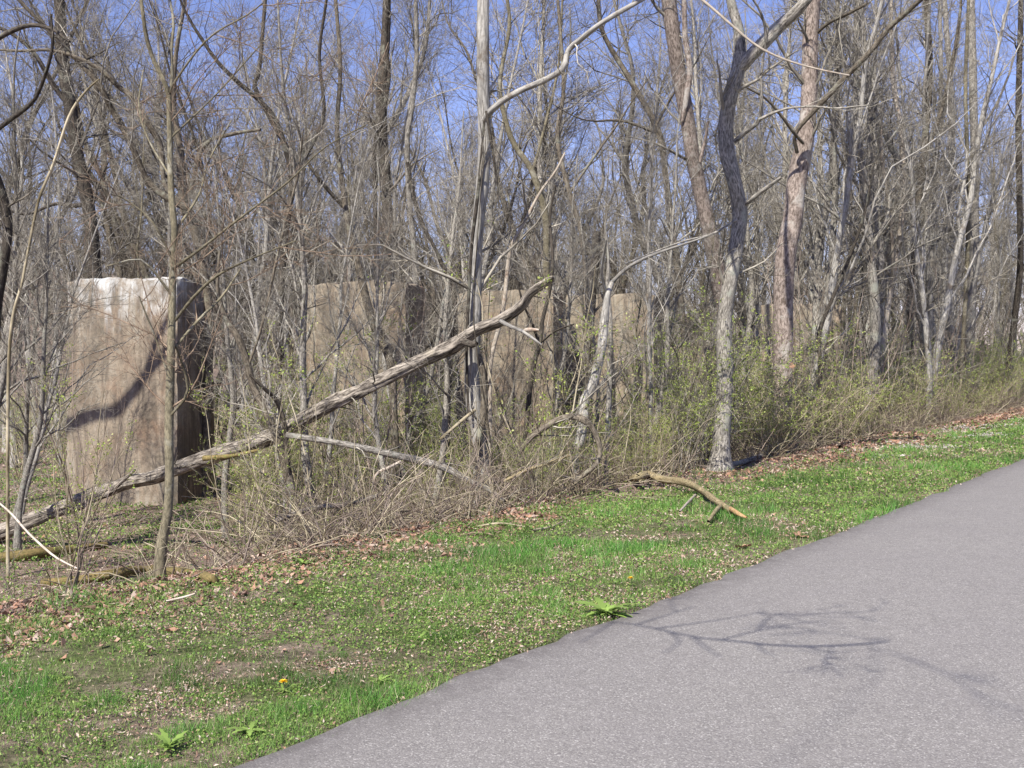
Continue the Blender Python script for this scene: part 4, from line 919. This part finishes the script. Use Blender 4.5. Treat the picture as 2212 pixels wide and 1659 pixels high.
# ------------------------------------------------------------------ grass, ground cover and litter
def sector(n, r0, r1, thm=.60, power=1.0):
    th = R.uniform(-thm, thm, n); r = r0 * (r1 / r0) ** (R.random(n) ** power)
    return np.sin(th) * r, np.cos(th) * r, r
def grass():
    global R
    R = np.random.default_rng(50)
    x, y, r = sector(900000, 2.6, 45, power=.85)
    u, v = uv_of(x, y); e = edge_v(u)
    tuft = fbm(x * 4.2, y * 4.2, 60, 4); patch = fbm(x * 1.0, y * 1.0, 61, 4)
    val = tuft * .65 + patch * .5
    inv = (v > e - .09 * R.random(len(x)) ** 2) & (v < 4.6 + 1.0 * (patch - .5) * 2)
    prob = smooth(.47, .70, val) * .7 + .40
    prob = prob * np.where(v > 3.2, .35, 1) * np.where((y > 12) & (v > 2.4 + .8 * (patch - .5)), .25, 1) * np.where(v < .5, 1.2, 1)
    ylp = yl[::5, :2]; dl = np.min(np.hypot(x[:, None] - ylp[:, 0], y[:, None] - ylp[:, 1]), axis=1); keep = inv & (R.random(len(x)) < prob * np.where(dl < .22, .35, 1))
    x, y, r, v, val, tuft = [a[keep] for a in (x, y, r, v, val, tuft)]; n = len(x)
    hgt = (.024 + .052 * smooth(.55, .8, val) * R.uniform(.6, 1.3, n)) * R.uniform(.6, 1.3, n) * np.clip((r / 7), .8, 2.0) ** .45
    wd = .0030 * np.clip(r / 4.5, .8, 6)
    az = R.random(n) * 6.28; lean = R.uniform(.1, .9, n); la = R.random(n) * 6.28
    z = H(x, y) - .004; b = np.stack([x, y, z], 1)
    side = np.stack([np.cos(az), np.sin(az), 0 * az], 1) * (wd / 2)[:, None]
    tip = b + np.stack([np.cos(la) * lean * hgt, np.sin(la) * lean * hgt, hgt], 1)
    V = np.stack([b - side, b + side, tip], 1).reshape(-1, 3)
    t = smooth(.55, .85, val)[:, None]
    dk = .62 + .55 * smooth(.36, .58, fbm(x * .8 + 9, y * 1.5, 66, 3)); c = ((1 - t) * np.array([.20, .31, .075]) + t * np.array([.10, .25, .045])) * dk[:, None]  # dk puts soft shadow patches into the blade colours
    dry = (R.random(n) < .10)[:, None]; c = np.where(dry, np.array([.42, .36, .22]), c) * R.uniform(.65, 1.3, (n, 1))
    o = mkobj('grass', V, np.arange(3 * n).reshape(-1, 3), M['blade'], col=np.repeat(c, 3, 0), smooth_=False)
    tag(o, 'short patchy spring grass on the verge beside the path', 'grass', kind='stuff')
    print('grass', n)
    # ground cover leaves
    x, y, r = sector(800000, 2.6, 60, power=.9); u, v = uv_of(x, y); e = edge_v(u)
    patch = fbm(x * .9 + 30, y * .9, 62, 5) * .62 + fbm(x * 7, y * 7, 63, 3) * .48
    low = (v > 6.5) & (x < 1.0)
    lim = np.where(low, .49, np.where(v > 3.4, .60, .48))
    keep = (v > e + .0) & (v < 37) & ~((v > 2.3) & (v < 6) & (y > 13) & (R.random(len(x)) < .8)) & ((v < 5.3) | low | (R.random(len(x)) < .1)) & (patch > lim + .08 * R.random(len(x))) & (R.random(len(x)) < np.where(low, .8, .72))
    x, y, r = x[keep], y[keep], r[keep]; n = len(x); u, v = uv_of(x, y)
    sz = R.uniform(.003, .0085, n) * np.clip(r / 5, .8, 5) ** .75
    p = np.stack([x, y, H(x, y) + R.uniform(.002, .036, n) * np.clip(r / 7, .8, 2)], 1)
    V, f, c = lozenges(p, sz, [(.21, .33, .07), (.16, .27, .055), (.29, .37, .10), (.10, .19, .04)], flat=.3, asp=.75)
    o = mkobj('ground_cover', V, f, M['leaf'], col=c, smooth_=False); tag(o, 'low yellow green weeds and clover carpeting the verge and the hollow', 'ground cover', kind='stuff')
    print('cover', n)
    # chips of litter in the turf
    x, y, r = sector(420000, 2.6, 45); u, v = uv_of(x, y); pch = fbm(x * 2.0, y * 2.0, 64, 4)
    lowl = (v > 6) & (x < 2)
    keep = (v > edge_v(u) - .10 * R.random(len(x)) ** 3) & ((v < 6.) | lowl) & (R.random(len(x)) < smooth(.42, .60, pch) * .55 + .10)
    x, y, r = x[keep], y[keep], r[keep]; n = len(x)
    p = np.stack([x, y, H(x, y) + R.uniform(.004, .026, n)], 1)
    V, f, c = lozenges(p, R.uniform(.004, .014, n) * np.clip(r / 6, .8, 4) ** .7, [(.44, .31, .24), (.36, .23, .17), (.54, .42, .34), (.22, .14, .10), (.28, .17, .12), (.50, .41, .34)], flat=.35, asp=.45)
    o = mkobj('leaf_litter', V, f, M['litter'], col=c, smooth_=False); tag(o, 'crumbled dead leaf bits scattered through the turf', 'leaf litter', kind='stuff')
grass()

def big_leaves():
    """whole fallen leaves: curled six sided blades, drifts along the wood edge and on the wood floor"""
    global R
    R = np.random.default_rng(70)
    n = 60000; u = R.uniform(-5, 60, n); v = np.where(R.random(n) < .6, R.normal(3.25, .45, n), R.uniform(3.2, 26, n)); x, y = xy_of(u, v)
    dr = fbm(u * .35, v * .6, 71, 3)
    keep = (y > 4.5) & (R.random(n) < smooth(.38, .58, dr) * np.where(v > 5, .8, 1) + .04) & (np.abs(x) < .62 * y + 1)
    x, y = x[keep], y[keep]
    ax, ay = [], []
    for (px, py, m, s) in [(75, 1350, 110, .10), (100, 1362, 70, .14), (300, 1288, 60, .18), (40, 1380, 60, .16), (420, 1262, 40, .15), (1180, 1110, 90, .4), (960, 1165, 60, .3), (840, 1200, 50, .3), (1850, 965, 500, .5), (1780, 990, 250, .5), (1680, 1020, 260, .4), (1600, 1035, 160, .35), (1900, 948, 400, .6), (1960, 925, 400, .7), (2010, 908, 500, .9), (2070, 893, 500, 1.0), (2150, 885, 500, 1.2)]:
        g = G(px, py); ax += list(g[0] + R.normal(size=m) * s * 1.4); ay += list(g[1] + R.normal(size=m) * s)
    m2 = 420; uu = R.uniform(-2, 30, m2); vv = R.uniform(-.15, 3.2, m2); bx, by = xy_of(uu, vv)
    x = np.r_[x, ax, bx]; y = np.r_[y, ay, by]; n = len(x)
    r = np.hypot(x, y); s = R.uniform(.012, .036, n) * np.clip(r / 12, 1, 3) ** .7; s[-m2:] *= .8
    nz = unit(np.stack([R.normal(size=n) * .55, R.normal(size=n) * .55, np.ones(n)], 1))
    ax1 = unit(np.cross(nz, R.normal(size=(n, 3)))); ax2 = np.cross(nz, ax1); out = []
    shape = [(-1, 0, .5), (-.45, .6, .25), (.3, .65, .4), (1.1, .05, .1), (.35, -.62, .35), (-.5, -.5, .5)]
    b0 = np.stack([x, y, H(x, y) + .012], 1)
    for (lx, ly, lz) in shape:
        cx = (lx * (1 + .3 * R.normal(size=n)))[:, None]; cy = (ly * (1 + .35 * R.normal(size=n)) * .8)[:, None]; cz = (lz * R.uniform(-.3, 1.5, n))[:, None]
        q = b0 + s[:, None] * (ax1 * cx + ax2 * cy + nz * cz); out.append(q)
    V = np.stack(out, 1).reshape(-1, 3); f = np.arange(6 * n).reshape(-1, 6)
    cols = np.array([(.34, .19, .125), (.30, .165, .11), (.42, .27, .19), (.22, .13, .09), (.42, .32, .25), (.17, .10, .075)])
    c = cols[R.integers(0, 6, n)] * R.uniform(.7, 1.25, (n, 1))
    o = mkobj('fallen_leaves', V, f, M['litter'], col=np.repeat(c, 6, 0), smooth_=False); tag(o, 'reddish brown fallen leaves drifted along the wood edge', 'fallen leaves', kind='stuff')
big_leaves()
def gravel():
    global R
    R = np.random.default_rng(75)
    n = 9000; u = R.uniform(14, 44, n); v = R.normal(1.9, .45, n) + .25 * np.sin(u * .9); x, y = xy_of(u, v)
    keep = fbm(x * .7, y * 1.4, 76, 3) > .5; x, y, u = x[keep], y[keep], u[keep]; n = len(x)
    s = R.uniform(.012, .03, n)[:, None]; p = np.stack([x, y, H(x, y) + s[:, 0] * .4], 1)
    dirs = np.array([[1, 0, 0], [0, 1, 0], [-1, 0, 0], [0, -1, 0], [0, 0, .7], [0, 0, -.7]])
    V = (p[:, None] + s[:, None] * (dirs[None] + R.normal(size=(n, 6, 3)) * .25)).reshape(-1, 3)
    tri = np.array([[0, 1, 4], [1, 2, 4], [2, 3, 4], [3, 0, 4], [1, 0, 5], [2, 1, 5], [3, 2, 5], [0, 3, 5]]); f = (np.arange(n)[:, None, None] * 6 + tri[None]).reshape(-1, 3)
    c = np.array([.42, .38, .34]) * R.uniform(.55, 1.3, (n, 1))
    o = mkobj('gravel', V, f, M['litter'], col=np.repeat(c, 6, 0), smooth_=False); tag(o, 'pale gravel scattered thinly over the grass by the far path', 'gravel', kind='stuff')
gravel()

# single leaves lying out on the grass, and one caught in a shrub
def maple_leaf(px, py, size, label, p=None):
    g = G(px, py) if p is None else p
    k = 22; t = np.linspace(0, 2 * math.pi, k, endpoint=False); rr = size * (.62 + .34 * np.abs(np.cos(2.5 * t)) ** 1.5)
    x = np.cos(t) * rr; y = np.sin(t) * rr; zz = .35 * (x ** 2 + .5 * y * np.abs(y)) / size + .01 * np.sin(5 * t)
    V = np.stack([x, y, np.abs(zz)], 1); V = np.vstack([[[0, 0, 0]], V]); f = [[0, 1 + i, 1 + (i + 1) % k] for i in range(k)]
    c = np.tile([.38, .22, .14], (k + 1, 1)) * R.uniform(.8, 1.2, (k + 1, 1))
    o = mkobj('dead_leaf', V, f, M['litter'], col=c); o.location = (g[0], g[1], g[2] + .015); o.rotation_euler = (-.25, .15, R.random() * 6)
    if p is not None: o.rotation_euler = (1.2, .2, .3)
    tag(o, label, 'leaf')
maple_leaf(1605, 1190, .075, 'brown curled leaf lying on the grass near the path, right of the dandelion clump')
maple_leaf(1728, 1163, .085, 'pinkish brown dead leaf on the grass beside the path, below the crooked forked tree')
maple_leaf(0, 0, .065, 'orange dead leaf caught upright in a shrub below the thick reddish trunk', P(1710, 792, 17.5))

# dandelions
def dandelion(px, py, label, flower=True, rs=.10, nl=9, cat='dandelion', nm='dandelion', up=.5):
    g = G(px, py); root = empty(nm, g, label, cat)
    vs, fs = [], []; nb = 0
    for i in range(nl):
        a = i / nl * 6.28 + R.normal() * .2; L = rs * R.uniform(.45, 1.25); k = 8; e = up * R.uniform(.5, 1.4)
        for j in range(k + 1):
            t = j / k; wdt = L * .085 * math.sin(math.pi * min(1, t * .92 + .06)) * (1 + .9 * (j % 2)); rad = t * L * math.cos(e * (1 - .6 * t)); z = .01 + L * (math.sin(e) * t - .35 * t * t)
            vs += [[math.cos(a) * rad - math.sin(a) * wdt, math.sin(a) * rad + math.cos(a) * wdt, z + .2 * wdt], [math.cos(a) * rad + math.sin(a) * wdt, math.sin(a) * rad - math.cos(a) * wdt, z + .2 * wdt]]
        for j in range(k): q = nb + 2 * j; fs.append([q, q + 1, q + 3, q + 2])
        nb += 2 * (k + 1)
    c = np.tile([.25, .36, .085], (len(vs), 1)) * np.repeat(R.uniform(.8, 1.35, (nl, 1)), 2 * (k + 1), 0)
    mkobj('leaves', np.array(vs), fs, M['leaf'], root, col=c)
    if flower:
        tb = Tubes(); tb.add(np.array([[0, 0, 0], [.005, 0, .03], [.0, -.01, .055]]), np.array([.002, .002, .002]), 5); tb.build('stalk', M['olive'], root)
        n = 90; a = R.random(n) * 6.28; el = R.uniform(0, 1.3, n); L = .021 * R.uniform(.7, 1.1, n)
        dd = np.stack([np.cos(a) * np.cos(el), np.sin(a) * np.cos(el), np.sin(el) * .6], 1); sd = np.stack([-np.sin(a), np.cos(a), 0 * a], 1) * .0022
        b = np.array([0, -.01, .055]); V = np.stack([b - sd * .4 + 0 * dd, b + sd * .4 + 0 * dd, b + dd * L[:, None] + sd, b + dd * L[:, None] - sd], 1).reshape(-1, 3)
        mkobj('flower', V, np.arange(4 * n).reshape(-1, 4), M['petal'], root)
dandelion(613, 1497, 'yellow dandelion in flower in the turf near the path, lower left', rs=.07)
dandelion(1362, 1272, 'tiny yellow dandelion flower in the grass above the path edge', rs=.05)
dandelion(1308, 1340, 'large leafy green rosette at the very edge of the path', False, rs=.17, nl=34, cat='weed', nm='leafy_weed', up=.6)
dandelion(365, 1640, 'upright leafy weed clump at the bottom edge, left', False, rs=.09, nl=22, cat='weed', nm='leafy_weed', up=1.3)
dandelion(905, 1385, 'leafy rosette in the turf left of the large rosette', False, rs=.07, nl=12, cat='weed', nm='leafy_weed')
dandelion(820, 1480, 'leafy rosette close to the path, lower middle', False, rs=.07, nl=12, cat='weed', nm='leafy_weed')
dandelion(540, 1600, 'leafy weed on the path edge at the bottom, middle left', False, rs=.09, nl=15, cat='weed', nm='leafy_weed')
dandelion(655, 1225, 'bright green rosette among dead leaves below the brambles', False, rs=.14, nl=12, cat='weed', nm='leafy_weed', up=.8)

# ------------------------------------------------------------------ the wood that closes the view
def far_wood():
    global R
    R = np.random.default_rng(90)
    n = 5000; u = R.uniform(-200, 380, n); v = R.uniform(6, 170, n); x, y = xy_of(u, v)
    band = ((v > 79)) | ((v < 36) & (y > 78))
    keep = band & (y > 40) & (np.abs(x / np.maximum(y, 1)) < .62) & (y < 240)
    x, y, v = x[keep], y[keep], v[keep]
    x, y, v = x[:900], y[:900], v[:900]; n = len(x); z = H(x, y)
    h = R.uniform(10, 18, n); N = 8; q = np.zeros((n, N, 3)); q[:, 0] = np.stack([x, y, z - .3], 1); d = unit(np.stack([R.normal(size=n) * .06, R.normal(size=n) * .06, np.ones(n)], 1))
    for j in range(1, N): d = unit(d + R.normal(size=d.shape) * np.array([.08, .08, .02])); q[:, j] = q[:, j - 1] + d * (h / (N - 1))[:, None]
    r = R.uniform(.09, .2, n)[:, None] * np.linspace(1, .2, N)
    tb = Tubes(); tb.add(q, r, 5)
    a = grow((q, r), 14, .15, .6, 3.6, .5, 5, .15, .18, .02, rabs=.07); tb.add(a[0], a[1], 3)
    b = grow(a, 6, .1, .65, 1.3, .6, 4, .16, .1, .012); tb.add(b[0], b[1], 3)
    c = grow(b, 1.5, .1, .6, .8, .7, 2, .1, .1, .012); tb.add(c[0], c[1], 3)
    o = tb.build('distant_woodland', M['twigb']); tag(o, 'distant leafless woodland on the far bank beyond the piers', 'woodland', kind='stuff')
    print('far', n, len(c[0]))
far_wood()
